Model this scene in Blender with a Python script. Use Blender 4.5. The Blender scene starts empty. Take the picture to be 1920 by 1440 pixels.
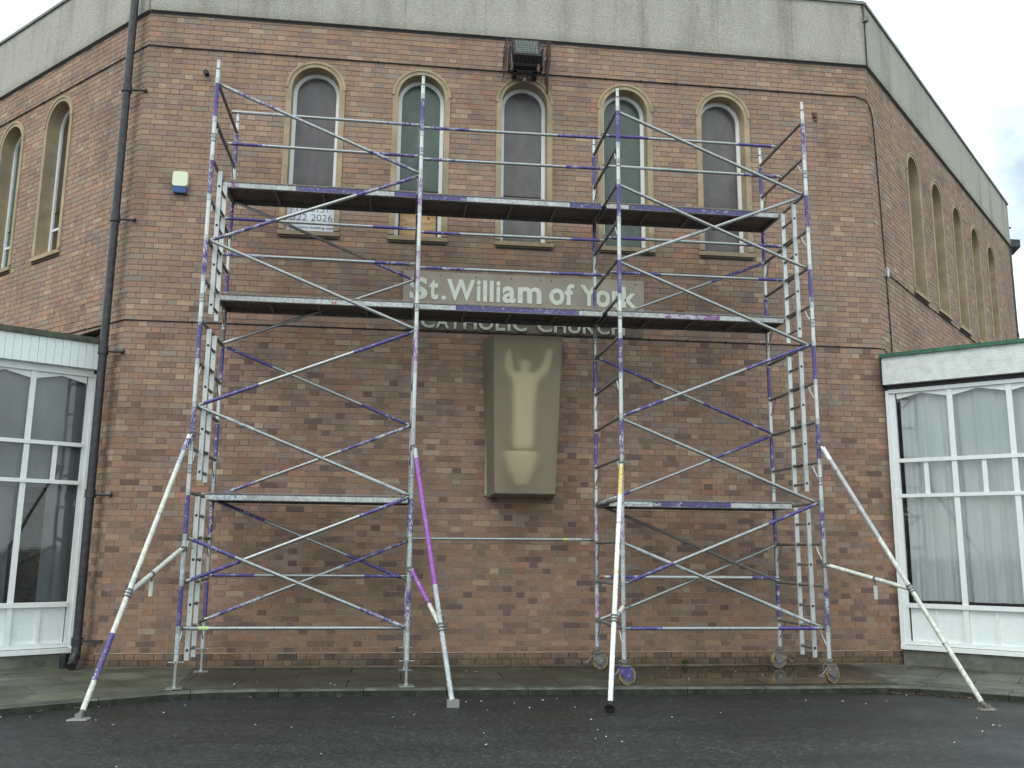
import bpy, math, random
from mathutils import Vector, Matrix
random.seed(7)
R_ = math.radians
scene = bpy.context.scene
col = scene.collection

# ------------------------------------------------------------------ camera
CAM = Vector((2.3106, -10.8116, 1.5757))
YAW, PIT, ROL = 0.12459, 0.17961, 0.009487
cy, sy, cp, sp = math.cos(YAW), math.sin(YAW), math.cos(PIT), math.sin(PIT)
F = Vector((sy*cp, cy*cp, sp)); Rt = Vector((cy, -sy, 0)); Up = Rt.cross(F)
Rt, Up = Rt*math.cos(ROL)+Up*math.sin(ROL), -Rt*math.sin(ROL)+Up*math.cos(ROL)
cd = bpy.data.cameras.new('camera'); cam = bpy.data.objects.new('camera', cd); col.objects.link(cam)
M = Matrix((Rt, Up, -F)).transposed().to_4x4(); M.translation = CAM
cam.matrix_world = M
cd.sensor_width = 36; cd.lens = 1728.6/1920*36; cd.clip_end = 2000; cd.clip_start = .05
scene.camera = cam
def px_of(P):
    d = Vector(P)-CAM; z = d.dot(F)
    return 960+1728.6*d.dot(Rt)/z, 720-1728.6*d.dot(Up)/z

# ------------------------------------------------------------------ world, sun, exposure
SUN_EL, SUN_AZ = R_(52), R_(222)
w = bpy.data.worlds.new('World'); scene.world = w; w.use_nodes = True
nt = w.node_tree; nt.nodes.clear()
wo = nt.nodes.new('ShaderNodeOutputWorld'); bg = nt.nodes.new('ShaderNodeBackground')
sky = nt.nodes.new('ShaderNodeTexSky'); sky.sky_type = 'NISHITA'; sky.sun_disc = False
sky.sun_elevation = SUN_EL; sky.sun_rotation = SUN_AZ
tc = nt.nodes.new('ShaderNodeTexCoord'); mp = nt.nodes.new('ShaderNodeMapping'); mp.inputs['Scale'].default_value = (1, 1, 1.8)
mp.inputs['Location'].default_value = (.62, .1, .35)
nz = nt.nodes.new('ShaderNodeTexNoise'); nz.inputs['Scale'].default_value = 2.1; nz.inputs['Detail'].default_value = 7
nz.inputs['Roughness'].default_value = .55
rp = nt.nodes.new('ShaderNodeValToRGB'); rp.color_ramp.elements[0].position = .38; rp.color_ramp.elements[1].position = .50; rp.color_ramp.elements[0].color = (.30, .30, .30, 1)
mx = nt.nodes.new('ShaderNodeMixRGB')
cl = nt.nodes.new('ShaderNodeMixRGB'); cl.inputs[1].default_value = (11.0, 12.5, 12.6, 1); cl.inputs[2].default_value = (13.8, 15.4, 15.4, 1)
L = nt.links.new
L(tc.outputs['Generated'], mp.inputs[0]); L(mp.outputs[0], nz.inputs[0]); L(nz.outputs[0], rp.inputs[0])
L(rp.outputs[0], mx.inputs[0]); L(sky.outputs[0], mx.inputs[1]); L(nz.outputs[0], cl.inputs[0]); L(cl.outputs[0], mx.inputs[2])
L(mx.outputs[0], bg.inputs[0]); bg.inputs[1].default_value = .10; L(bg.outputs[0], wo.inputs[0])
sl = bpy.data.lights.new('sun', 'SUN'); sl.energy = .9; sl.angle = R_(25); sl.color = (1, .96, .9)
so = bpy.data.objects.new('sun', sl); col.objects.link(so)
sd = Vector((math.sin(SUN_AZ)*math.cos(SUN_EL), math.cos(SUN_AZ)*math.cos(SUN_EL), math.sin(SUN_EL)))
so.rotation_euler = sd.to_track_quat('Z', 'Y').to_euler()
vs = scene.view_settings; vs.view_transform = 'Standard'; vs.look = 'None'; vs.gamma = 1; vs.use_curve_mapping = False
vs.exposure = 0.42

# ------------------------------------------------------------------ materials
MATS = {}
def mat(name, color, rough=.7, metal=0, spec=.5, fn=None):
    m = bpy.data.materials.new(name); m.use_nodes = True
    b = m.node_tree.nodes['Principled BSDF']
    b.inputs['Base Color'].default_value = (*color, 1); b.inputs['Roughness'].default_value = rough
    b.inputs['Metallic'].default_value = metal; b.inputs['Specular IOR Level'].default_value = spec
    if fn: fn(m.node_tree, b)
    MATS[name] = m
    return m
def pos(nt): return nt.nodes.new('ShaderNodeNewGeometry').outputs['Position']
def noise(nt, scale, detail=4, rough=.55, vec=None, stretch=None):
    n = nt.nodes.new('ShaderNodeTexNoise'); n.inputs['Scale'].default_value = scale
    n.inputs['Detail'].default_value = detail; n.inputs['Roughness'].default_value = rough
    v = vec or pos(nt)
    if stretch:
        mpn = nt.nodes.new('ShaderNodeMapping'); mpn.inputs['Scale'].default_value = stretch
        nt.links.new(v, mpn.inputs[0]); v = mpn.outputs[0]
    nt.links.new(v, n.inputs['Vector'])
    return n.outputs['Fac']
def ramp(nt, fac, stops):
    r = nt.nodes.new('ShaderNodeValToRGB'); e = r.color_ramp.elements
    while len(e) < len(stops): e.new(.5)
    for q, (p, c) in zip(e, stops):
        q.position = p; q.color = (*c, 1) if isinstance(c, tuple) else (c, c, c, 1)
    nt.links.new(fac, r.inputs[0]); return r.outputs[0]
def mix(nt, fac, a, b, mode='MIX'):
    n = nt.nodes.new('ShaderNodeMixRGB'); n.blend_type = mode
    for i, v in ((0, fac), (1, a), (2, b)):
        if isinstance(v, (int, float)): n.inputs[i].default_value = v if i == 0 else (v, v, v, 1)
        elif isinstance(v, tuple): n.inputs[i].default_value = (*v, 1)
        else: nt.links.new(v, n.inputs[i])
    return n.outputs[0]
def bump(nt, b, h, strength=.3, dist=.01):
    n = nt.nodes.new('ShaderNodeBump'); n.inputs['Strength'].default_value = strength; n.inputs['Distance'].default_value = dist
    nt.links.new(h, n.inputs['Height']); nt.links.new(n.outputs[0], b.inputs['Normal'])
def height(nt, lo, hi):
    s = nt.nodes.new('ShaderNodeSeparateXYZ'); nt.links.new(pos(nt), s.inputs[0])
    m = nt.nodes.new('ShaderNodeMapRange'); m.inputs[1].default_value = lo; m.inputs[2].default_value = hi
    nt.links.new(s.outputs[2], m.inputs[0]); return m.outputs[0]

def brick_fn(src):
    def f(nt, b):
        if src == 'obj': c = nt.nodes.new('ShaderNodeObjectInfo').outputs['Color']
        else:
            a = nt.nodes.new('ShaderNodeVertexColor'); a.layer_name = 'brick_colour'; c = a.outputs[0]
        v = ramp(nt, noise(nt, 60, 5, .65), [(.28, .66), (.5, 1.0), (.74, 1.38)])
        c = mix(nt, .8, c, v, 'MULTIPLY')
        big = ramp(nt, noise(nt, 1.1, 6, .65), [(.3, .80), (.5, 1.0), (.7, 1.12)])
        c = mix(nt, 1, c, big, 'MULTIPLY')
        # limy bloom and soot patches that belong to the bricks
        bl = ramp(nt, noise(nt, 9, 6, .7), [(.56, 0.0), (.8, .34)])
        c = mix(nt, bl, c, (.42, .36, .31))
        ru = ramp(nt, noise(nt, 3.2, 6, .7, stretch=(1, 1, .22)), [(.54, 0.0), (.74, .42)])
        c = mix(nt, ru, c, (.105, .080, .068))
        # algae at the foot of the wall
        h = nt.nodes.new('ShaderNodeMath'); h.operation = 'SUBTRACT'
        nt.links.new(ramp(nt, height(nt, .05, .42), [(0, .95), (1, 0.0)]), h.inputs[0])
        nn = ramp(nt, noise(nt, 5, 5), [(.3, .42), (.7, 0.0)])
        nt.links.new(nn, h.inputs[1]); h.use_clamp = True
        c = mix(nt, h.outputs[0], c, (.030, .032, .020))
        nt.links.new(c, b.inputs['Base Color'])
        bump(nt, b, noise(nt, 140, 4, .7), .55, .004)
    return f
mat('brick_single', (.2, .13, .1), .9, spec=.25, fn=brick_fn('obj'))
mat('brick_many', (.2, .13, .1), .9, spec=.25, fn=brick_fn('attr'))
def mortar_fn(nt, b):
    c = ramp(nt, height(nt, 1.2, 4.5), [(0, (.37, .285, .21)), (.5, (.29, .215, .165)), (1, (.265, .195, .155))])
    c = mix(nt, 1, c, ramp(nt, noise(nt, 5, 6), [(.3, .7), (.7, 1.25)]), 'MULTIPLY')
    nt.links.new(c, b.inputs['Base Color']); bump(nt, b, noise(nt, 90, 3), .5, .004)
mat('mortar', (.2, .17, .14), .95, spec=.2, fn=mortar_fn)
def pebble_fn(nt, b):
    v = nt.nodes.new('ShaderNodeTexVoronoi'); v.inputs['Scale'].default_value = 85
    nt.links.new(pos(nt), v.inputs['Vector'])
    s = nt.nodes.new('ShaderNodeSeparateColor'); nt.links.new(v.outputs['Color'], s.inputs[0])
    c = ramp(nt, s.outputs[0], [(0, (.345, .325, .28)), (.5, (.415, .392, .34)), (1, (.50, .475, .415))])
    st = ramp(nt, noise(nt, 2.2, 6, .65, stretch=(1, 1, .16)), [(.3, .70), (.5, 1.0), (.7, 1.08)])
    c = mix(nt, 1, c, st, 'MULTIPLY')
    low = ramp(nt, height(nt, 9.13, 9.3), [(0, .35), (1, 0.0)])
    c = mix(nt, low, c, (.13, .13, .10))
    nt.links.new(c, b.inputs['Base Color']); bump(nt, b, v.outputs['Distance'], .7, .012)
mat('pebbledash', (.3, .3, .27), .9, spec=.25, fn=pebble_fn)
def stone_fn(nt, b):
    c = ramp(nt, noise(nt, 4, 6, .6), [(.3, (.28, .215, .14)), (.55, (.385, .30, .20)), (.8, (.46, .375, .265))])
    c = mix(nt, ramp(nt, noise(nt, 1.1, 3), [(.45, 0.0), (.7, .4)]), c, (.21, .21, .155))
    nt.links.new(c, b.inputs['Base Color']); bump(nt, b, noise(nt, 120, 3), .3, .003)
mat('cast_stone', (.27, .21, .13), .85, spec=.3, fn=stone_fn)
def dirtywhite(c0, c1):
    def f(nt, b):
        c = ramp(nt, noise(nt, 14, 6, .65), [(.28, c0), (.5, c1), (.9, tuple(min(1, x*1.04) for x in c1))])
        nt.links.new(c, b.inputs['Base Color']); bump(nt, b, noise(nt, 60, 3), .1, .002)
    return f
mat('white_paint', (.74, .76, .74), .45, fn=dirtywhite((.66, .69, .68), (.74, .77, .76)))
mat('window_white', (.7, .72, .72), .5, fn=dirtywhite((.70, .72, .72), (.80, .82, .83)))
mat('panel_white', (.76, .8, .79), .4, fn=dirtywhite((.67, .72, .71), (.74, .79, .78)))
def rough_fn(nt, b):
    c = ramp(nt, noise(nt, 8, 5), [(.3, (.60, .64, .62)), (.6, (.76, .79, .78))])
    nt.links.new(c, b.inputs['Base Color'])
    bump(nt, b, noise(nt, 48, 4, .7), .9, .02)
mat('roughcast_white', (.76, .79, .78), .8, fn=rough_fn)
mat('green_trim', (.022, .11, .055), .45, fn=lambda nt, b: nt.links.new(ramp(nt, noise(nt, 9, 5), [(.35, (.018, .075, .04)), (.7, (.035, .15, .085))]), b.inputs['Base Color']))
mat('grey_coping', (.07, .075, .055), .85, fn=lambda nt, b: nt.links.new(ramp(nt, noise(nt, 6, 6, .7), [(.3, (.035, .04, .028)), (.7, (.115, .12, .092))]), b.inputs['Base Color']))
mat('metal_cap', (.2, .21, .19), .6, .3, fn=lambda nt, b: nt.links.new(ramp(nt, noise(nt, 3, 6, .7), [(.3, (.12, .13, .115)), (.7, (.26, .27, .245))]), b.inputs['Base Color']))
mat('black_pipe', (.018, .018, .022), .38, fn=lambda nt, b: nt.links.new(ramp(nt, noise(nt, 12, 6, .7), [(.4, (.010, .010, .014)), (.75, (.055, .055, .060))]), b.inputs['Base Color']))
mat('cable', (.02, .02, .02), .8)
mat('rust', (.12, .055, .03), .9, fn=lambda nt, b: nt.links.new(ramp(nt, noise(nt, 30, 5), [(.35, (.05, .03, .025)), (.7, (.17, .085, .05))]), b.inputs['Base Color']))
mat('felt_roof', (.06, .06, .06), .95)
mat('dark_inside', (.035, .037, .034), .9)
mat('inside_wall', (.16, .165, .15), .9)
def pane_fn(c0, c1):
    def f(nt, b):
        c = ramp(nt, noise(nt, 7, 6, .6, stretch=(1, 1, .5)), [(.3, c0), (.7, c1)])
        c = mix(nt, ramp(nt, noise(nt, 3, 3, stretch=(1, 1, .2)), [(.5, 0.0), (.8, .25)]), c, tuple(x*.6 for x in c0))
        nt.links.new(c, b.inputs['Base Color']); bump(nt, b, noise(nt, 90, 2), .35, .003)
    return f
mat('glass_mauve', (.10, .085, .09), .16, fn=pane_fn((.075, .064, .068), (.125, .108, .110)))
mat('glass_green', (.06, .09, .075), .16, fn=pane_fn((.040, .066, .052), (.075, .110, .092)))
mat('glass_brown', (.06, .035, .022), .32, fn=pane_fn((.045, .026, .016), (.09, .055, .036)))
def wood_fn(nt, b):
    n = noise(nt, 5, 5, .55, stretch=(1.2, 1, 6))
    wv = nt.nodes.new('ShaderNodeTexWave'); wv.wave_type = 'RINGS'; wv.inputs['Scale'].default_value = 3.2
    wv.inputs['Distortion'].default_value = 6; wv.inputs['Detail'].default_value = 3; nt.links.new(pos(nt), wv.inputs['Vector'])
    c = ramp(nt, n, [(.3, (.36, .22, .10)), (.7, (.56, .38, .20))])
    c = mix(nt, .35, c, ramp(nt, wv.outputs['Fac'], [(0, (.30, .17, .075)), (1, (.58, .40, .22))]))
    nt.links.new(c, b.inputs['Base Color'])
mat('plywood', (.5, .33, .17), .7, fn=wood_fn)
mat('knot', (.16, .08, .035), .7)
# clear and frosted glass
def clear_glass(name, tint, gl=.06):
    m = bpy.data.materials.new(name); m.use_nodes = True; nt = m.node_tree; nt.nodes.clear()
    o = nt.nodes.new('ShaderNodeOutputMaterial'); t = nt.nodes.new('ShaderNodeBsdfTransparent'); t.inputs[0].default_value = (*tint, 1)
    g = nt.nodes.new('ShaderNodeBsdfGlossy'); g.inputs['Roughness'].default_value = .03
    fr = nt.nodes.new('ShaderNodeFresnel'); fr.inputs[0].default_value = 1.52
    s = nt.nodes.new('ShaderNodeMixShader'); mm = nt.nodes.new('ShaderNodeMath'); mm.operation = 'MULTIPLY_ADD'
    mm.inputs[1].default_value = 1.0; mm.inputs[2].default_value = gl; mm.use_clamp = True
    nt.links.new(fr.outputs[0], mm.inputs[0]); nt.links.new(mm.outputs[0], s.inputs[0])
    bp = nt.nodes.new('ShaderNodeBump'); bp.inputs['Strength'].default_value = .08; bp.inputs['Distance'].default_value = .01
    nt.links.new(noise(nt, 1.5, 2), bp.inputs['Height']); nt.links.new(bp.outputs[0], g.inputs['Normal'])
    nt.links.new(t.outputs[0], s.inputs[1]); nt.links.new(g.outputs[0], s.inputs[2]); nt.links.new(s.outputs[0], o.inputs[0]); MATS[name] = m
clear_glass('clear_glass', (.975, .985, .98), .0)
def frosted(name, colr, trans):
    m = bpy.data.materials.new(name); m.use_nodes = True; nt = m.node_tree; nt.nodes.clear()
    o = nt.nodes.new('ShaderNodeOutputMaterial')
    d = nt.nodes.new('ShaderNodeBsdfDiffuse'); tl = nt.nodes.new('ShaderNodeBsdfTranslucent'); rf = nt.nodes.new('ShaderNodeBsdfTransparent'); rr = nt.nodes.new('ShaderNodeBsdfRefraction'); rr.inputs['Roughness'].default_value = .70; rr.inputs['IOR'].default_value = 1.2; rr.inputs['Color'].default_value = (.97, .97, .93, 1)
    tl.inputs[0].default_value = (.5, .49, .42, 1)
    nt.links.new(ramp(nt, noise(nt, 5, 6, .6, stretch=(1, 1, .15)), [(.3, tuple(x*.75 for x in colr)), (.7, colr)]), d.inputs[0])
    rf.inputs['Color'].default_value = (.98, .98, .95, 1)
    s1 = nt.nodes.new('ShaderNodeMixShader'); s1.inputs[0].default_value = .35
    s2 = nt.nodes.new('ShaderNodeMixShader'); s2.inputs[0].default_value = trans
    nt.links.new(d.outputs[0], s1.inputs[1]); nt.links.new(tl.outputs[0], s1.inputs[2])
    s3 = nt.nodes.new('ShaderNodeMixShader'); s3.inputs[0].default_value = .88; nt.links.new(rf.outputs[0], s3.inputs[1]); nt.links.new(rr.outputs[0], s3.inputs[2])
    nt.links.new(s1.outputs[0], s2.inputs[1]); nt.links.new(s3.outputs[0], s2.inputs[2]); nt.links.new(s2.outputs[0], o.inputs[0]); MATS[name] = m
frosted('frosted_sheet', (.56, .465, .37), .74)
mat('statue_cream', (.88, .80, .56), .7)
mat('case_board', (.30, .27, .215), .8, fn=lambda nt, b: nt.links.new(ramp(nt, noise(nt, 5, 5, stretch=(1, 1, .2)), [(.3, (.26, .235, .18)), (.7, (.38, .345, .27))]), b.inputs['Base Color']))
mat('case_frame', (.20, .17, .14), .7)
def net_fn(nt, b):
    nt.links.new(ramp(nt, noise(nt, 6, 5, .6, stretch=(1, 1, .12)), [(.3, (.74, .77, .76)), (.7, (.88, .90, .90))]), b.inputs['Base Color'])
mat('net_curtain', (.5, .52, .52), .9, spec=.1, fn=net_fn)
mat('grey_blind', (.30, .33, .33), .9, spec=.1, fn=lambda nt, b: nt.links.new(ramp(nt, noise(nt, 1.6, 4, .6, stretch=(1, 1, .6)), [(.3, (.14, .155, .16)), (.7, (.27, .29, .30))]), b.inputs['Base Color']))
mat('concrete', (.17, .17, .15), .85, fn=lambda nt, b: (nt.links.new(ramp(nt, noise(nt, 3.5, 7, .65), [(.25, (.045, .05, .036)), (.5, (.12, .12, .10)), (.8, (.20, .195, .17))]), b.inputs['Base Color']), bump(nt, b, noise(nt, 60, 4), .3, .004)))
# scaffold metals
def alu_fn(nt, b):
    g = ramp(nt, noise(nt, 38, 6, .75), [(.30, .42), (.48, .9), (.7, 1.1)])
    c = mix(nt, 1, (.40, .415, .41), g, 'MULTIPLY')
    c = mix(nt, ramp(nt, noise(nt, 110, 3, .7), [(.60, 0.0), (.70, .7)]), c, (.80, .81, .79))
    nt.links.new(c, b.inputs['Base Color']); bump(nt, b, noise(nt, 70, 3), .15, .002)
mat('aluminium', (.47, .48, .48), .40, .75, fn=alu_fn)
mat('aluminium_bright', (.72, .74, .73), .40, .45, fn=lambda nt, b: (nt.links.new(ramp(nt, noise(nt, 26, 6, .75), [(.28, (.28, .29, .285)), (.42, (.52, .54, .53)), (.8, (.62, .64, .63))]), b.inputs['Base Color'])))
mat('dirty_alu', (.2, .18, .165), .75, .15, fn=lambda nt, b: nt.links.new(ramp(nt, noise(nt, 24, 6, .7), [(.3, (.10, .088, .08)), (.6, (.21, .19, .175)), (.85, (.40, .39, .37))]), b.inputs['Base Color']))
mat('dark_clip', (.10, .10, .10), .6, .4, fn=lambda nt, b: nt.links.new(ramp(nt, noise(nt, 45, 5, .7), [(.35, (.05, .05, .055)), (.7, (.26, .26, .25))]), b.inputs['Base Color']))
def paint(name, colr, wear, under=(.50, .52, .52), st=(1, 1, .35)):
    def f(nt, b):
        a = noise(nt, 85, 6, .75, stretch=st); g = noise(nt, 7, 3)
        k = nt.nodes.new('ShaderNodeMath'); k.operation = 'MULTIPLY_ADD'; k.inputs[1].default_value = .55
        nt.links.new(g, k.inputs[0]); nt.links.new(a, k.inputs[2])
        m = ramp(nt, k.outputs[0], [(.775-wear+.0, 0.0), (.80-wear+.02, 1.0)])
        c = ramp(nt, noise(nt, 30, 3), [(.3, tuple(x*.7 for x in colr)), (.7, tuple(min(1, x*1.2) for x in colr))])
        nt.links.new(mix(nt, m, c, under), b.inputs['Base Color'])
        r = ramp(nt, m, [(0, .42), (1, .5)]); nt.links.new(r, b.inputs['Roughness'])
    mat(name, colr, .45, 0.1, fn=f)
paint('purple', (.080, .058, .225), -.085)
paint('purple_worn', (.080, .058, .225), -.01)
paint('purple_faint', (.075, .065, .17), .13, (.42, .43, .43))
paint('magenta', (.28, .085, .38), -.14)
paint('magenta_worn', (.24, .08, .32), .04)
paint('yellow', (.62, .46, .10), -.02, (.78, .79, .74))
paint('yellow_faint', (.55, .48, .20), .10, (.78, .79, .74))
paint('white_tube', (.80, .83, .82), -.14, (.5, .5, .5))
paint('cream_tube', (.62, .63, .56), -.04, (.45, .46, .45))
paint('grey_tube', (.45, .49, .50), -.06, (.25, .26, .26))
paint('deck_white', (.50, .515, .51), -.045, (.30, .30, .30), (.35, 1, 1))
paint('deck_purple', (.080, .062, .190), -.10, (.50, .515, .51), (.35, 1, 1))
paint('deck_magenta', (.20, .07, .25), -.0, (.50, .515, .51), (.35, 1, 1))
paint('deck_blue', (.03, .12, .26), .03, (.62, .65, .64), (.35, 1, 1))
paint('deck_red', (.36, .10, .07), .0, (.50, .515, .51), (.35, 1, 1))
mat('deck_ply', (.05, .042, .038), .85, fn=lambda nt, b: nt.links.new(ramp(nt, noise(nt, 7, 6, .7), [(.3, (.055, .046, .043)), (.7, (.14, .122, .110))]), b.inputs['Base Color']))
mat('stone_grey', (.22, .22, .21), .75)
mat('rubber_black', (.012, .012, .014), .6)
mat('wheel_yellow', (.48, .30, .05), .6, fn=lambda nt, b: nt.links.new(ramp(nt, noise(nt, 40, 4), [(.40, (.12, .105, .075)), (.62, (.42, .28, .07))]), b.inputs['Base Color']))
mat('tape_green', (.45, .62, .25), .6)
mat('tape_yellow', (.55, .50, .12), .6)
mat('label_black', (.02, .035, .05), .5)
mat('label_print', (.62, .65, .62), .5)
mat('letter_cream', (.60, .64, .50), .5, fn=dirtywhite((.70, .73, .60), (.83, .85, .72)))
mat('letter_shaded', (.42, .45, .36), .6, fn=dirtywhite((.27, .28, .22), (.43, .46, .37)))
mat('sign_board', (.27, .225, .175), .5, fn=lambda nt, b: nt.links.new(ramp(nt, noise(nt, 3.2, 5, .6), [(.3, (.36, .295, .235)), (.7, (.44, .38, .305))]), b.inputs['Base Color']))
mat('sign_board_shade', (.12, .1, .075), .6, fn=lambda nt, b: nt.links.new(ramp(nt, noise(nt, 6, 5, .6), [(.3, (.085, .066, .046)), (.7, (.145, .115, .085))]), b.inputs['Base Color']))  # darker than the upper board: the platform's shade put into the colour
mat('sign_edge', (.42, .39, .30), .6)
mat('notice_white', (.62, .66, .74), .5)
mat('notice_ink', (.05, .055, .09), .6)
mat('alarm_cream', (.72, .74, .56), .4)
mat('alarm_blue', (.02, .07, .20), .4)
mat('lamp_body', (.03, .026, .03), .6)
mat('lamp_glass', (.16, .20, .18), .12)
mat('cage_wire', (.06, .045, .05), .7)
mat('leaf_brown', (.27, .15, .06), .8, fn=lambda nt, b: nt.links.new(ramp(nt, noise(nt, 12, 2), [(.3, (.08, .045, .022)), (.7, (.26, .16, .08))]), b.inputs['Base Color']))
mat('petal_white', (.62, .62, .58), .8)
mat('weed_green', (.06, .12, .035), .7)
def asphalt_fn(nt, b):
    n1 = ramp(nt, noise(nt, 120, 5, .85), [(.32, (.014, .016, .017)), (.5, (.036, .039, .040)), (.62, (.060, .064, .064)), (.78, (.16, .165, .16))])
    n2 = ramp(nt, noise(nt, .55, 6, .6), [(.3, .75), (.7, 1.2)])
    c = mix(nt, 1, n1, n2, 'MULTIPLY')
    vo = nt.nodes.new('ShaderNodeTexVoronoi'); vo.inputs['Scale'].default_value = 42; nt.links.new(pos(nt), vo.inputs['Vector'])
    sc = nt.nodes.new('ShaderNodeSeparateColor'); nt.links.new(vo.outputs['Color'], sc.inputs[0])
    c = mix(nt, 1, c, ramp(nt, sc.outputs[0], [(0, .55), (.6, 1.0), (.93, 1.35), (1, 2.6)]), 'MULTIPLY')
    c = mix(nt, 1, c, ramp(nt, noise(nt, 22, 5, .7), [(.3, .70), (.7, 1.28)]), 'MULTIPLY')
    c = mix(nt, 1, c, ramp(nt, noise(nt, 1.4, 6, .62, stretch=(.35, 1.5, 1)), [(.32, .66), (.5, 1.0), (.72, 1.22)]), 'MULTIPLY')
    s = nt.nodes.new('ShaderNodeSeparateXYZ'); nt.links.new(pos(nt), s.inputs[0])
    k = nt.nodes.new('ShaderNodeMath'); k.operation = 'MULTIPLY_ADD'; k.inputs[1].default_value = 1.6; nt.links.new(noise(nt, .7, 4), k.inputs[0]); nt.links.new(s.outputs[1], k.inputs[2])
    mr = nt.nodes.new('ShaderNodeMapRange'); mr.inputs[1].default_value = -3.2; mr.inputs[2].default_value = -.2; nt.links.new(k.outputs[0], mr.inputs[0])
    c = mix(nt, mr.outputs[0], c, mix(nt, 1, c, .52, 'MULTIPLY'))     # soaked tarmac along the kerb
    nt.links.new(c, b.inputs['Base Color'])
    nt.links.new(ramp(nt, noise(nt, .8, 5, .6), [(.33, .36), (.66, .62)]), b.inputs['Roughness'])
    bump(nt, b, noise(nt, 110, 3, .8), .8, .008)
mat('asphalt', (.04, .042, .044), .5, spec=.4, fn=asphalt_fn)
def slab_fn(nt, b):
    c = nt.nodes.new('ShaderNodeObjectInfo').outputs['Color']
    c = mix(nt, 1, c, ramp(nt, noise(nt, 5, 7, .65), [(.28, .45), (.5, .9), (.75, 1.3)]), 'MULTIPLY')
    c = mix(nt, ramp(nt, noise(nt, 1.3, 5, .6), [(.45, 0.0), (.62, .75)]), c, (.030, .024, .014))
    c = mix(nt, ramp(nt, noise(nt, 2.3, 4), [(.5, 0.0), (.7, .55)]), c, (.045, .06, .028))
    nt.links.new(c, b.inputs['Base Color'])
    # standing water where the slabs have sunk
    s = nt.nodes.new('ShaderNodeSeparateXYZ'); nt.links.new(pos(nt), s.inputs[0])
    mr = nt.nodes.new('ShaderNodeMapRange'); mr.inputs[1].default_value = 4.6; mr.inputs[2].default_value = 5.6; nt.links.new(s.outputs[0], mr.inputs[0])
    m2 = nt.nodes.new('ShaderNodeMapRange'); m2.inputs[1].default_value = 7.9; m2.inputs[2].default_value = 8.6; m2.inputs[3].default_value = 1; m2.inputs[4].default_value = 0; nt.links.new(s.outputs[0], m2.inputs[0])
    m3 = nt.nodes.new('ShaderNodeMath'); m3.operation = 'MULTIPLY'; nt.links.new(mr.outputs[0], m3.inputs[0]); nt.links.new(m2.outputs[0], m3.inputs[1])
    md = nt.nodes.new('ShaderNodeMath'); md.operation = 'MULTIPLY_ADD'; md.inputs[1].default_value = .30
    nt.links.new(m3.outputs[0], md.inputs[0]); nt.links.new(noise(nt, .9, 4, .5, stretch=(.55, 1.6, 1)), md.inputs[2])
    wr = ramp(nt, md.outputs[0], [(.62, .62), (.78, .06)])
    nt.links.new(wr, b.inputs['Roughness']); 
    bp = nt.nodes.new('ShaderNodeBump'); bp.inputs['Distance'].default_value = .003
    nt.links.new(noise(nt, 80, 3), bp.inputs['Height']); nt.links.new(ramp(nt, wr, [(.06, 0.0), (.4, .5)]), bp.inputs['Strength'])
    nt.links.new(bp.outputs[0], b.inputs['Normal'])
mat('paving', (.1, .1, .08), .5, fn=slab_fn)
mat('kerb_stone', (.14, .145, .12), .6, fn=lambda nt, b: nt.links.new(ramp(nt, noise(nt, 4, 7, .7), [(.3, (.022, .025, .018)), (.5, (.062, .068, .052)), (.72, (.15, .155, .13))]), b.inputs['Base Color']))
mat('dirt', (.025, .024, .018), .9)
mat('kerb_face', (.03, .032, .026), .8, spec=.2, fn=lambda nt, b: nt.links.new(ramp(nt, noise(nt, 7, 6, .7), [(.35, (.014, .015, .011)), (.7, (.055, .058, .046))]), b.inputs['Base Color']))

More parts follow.
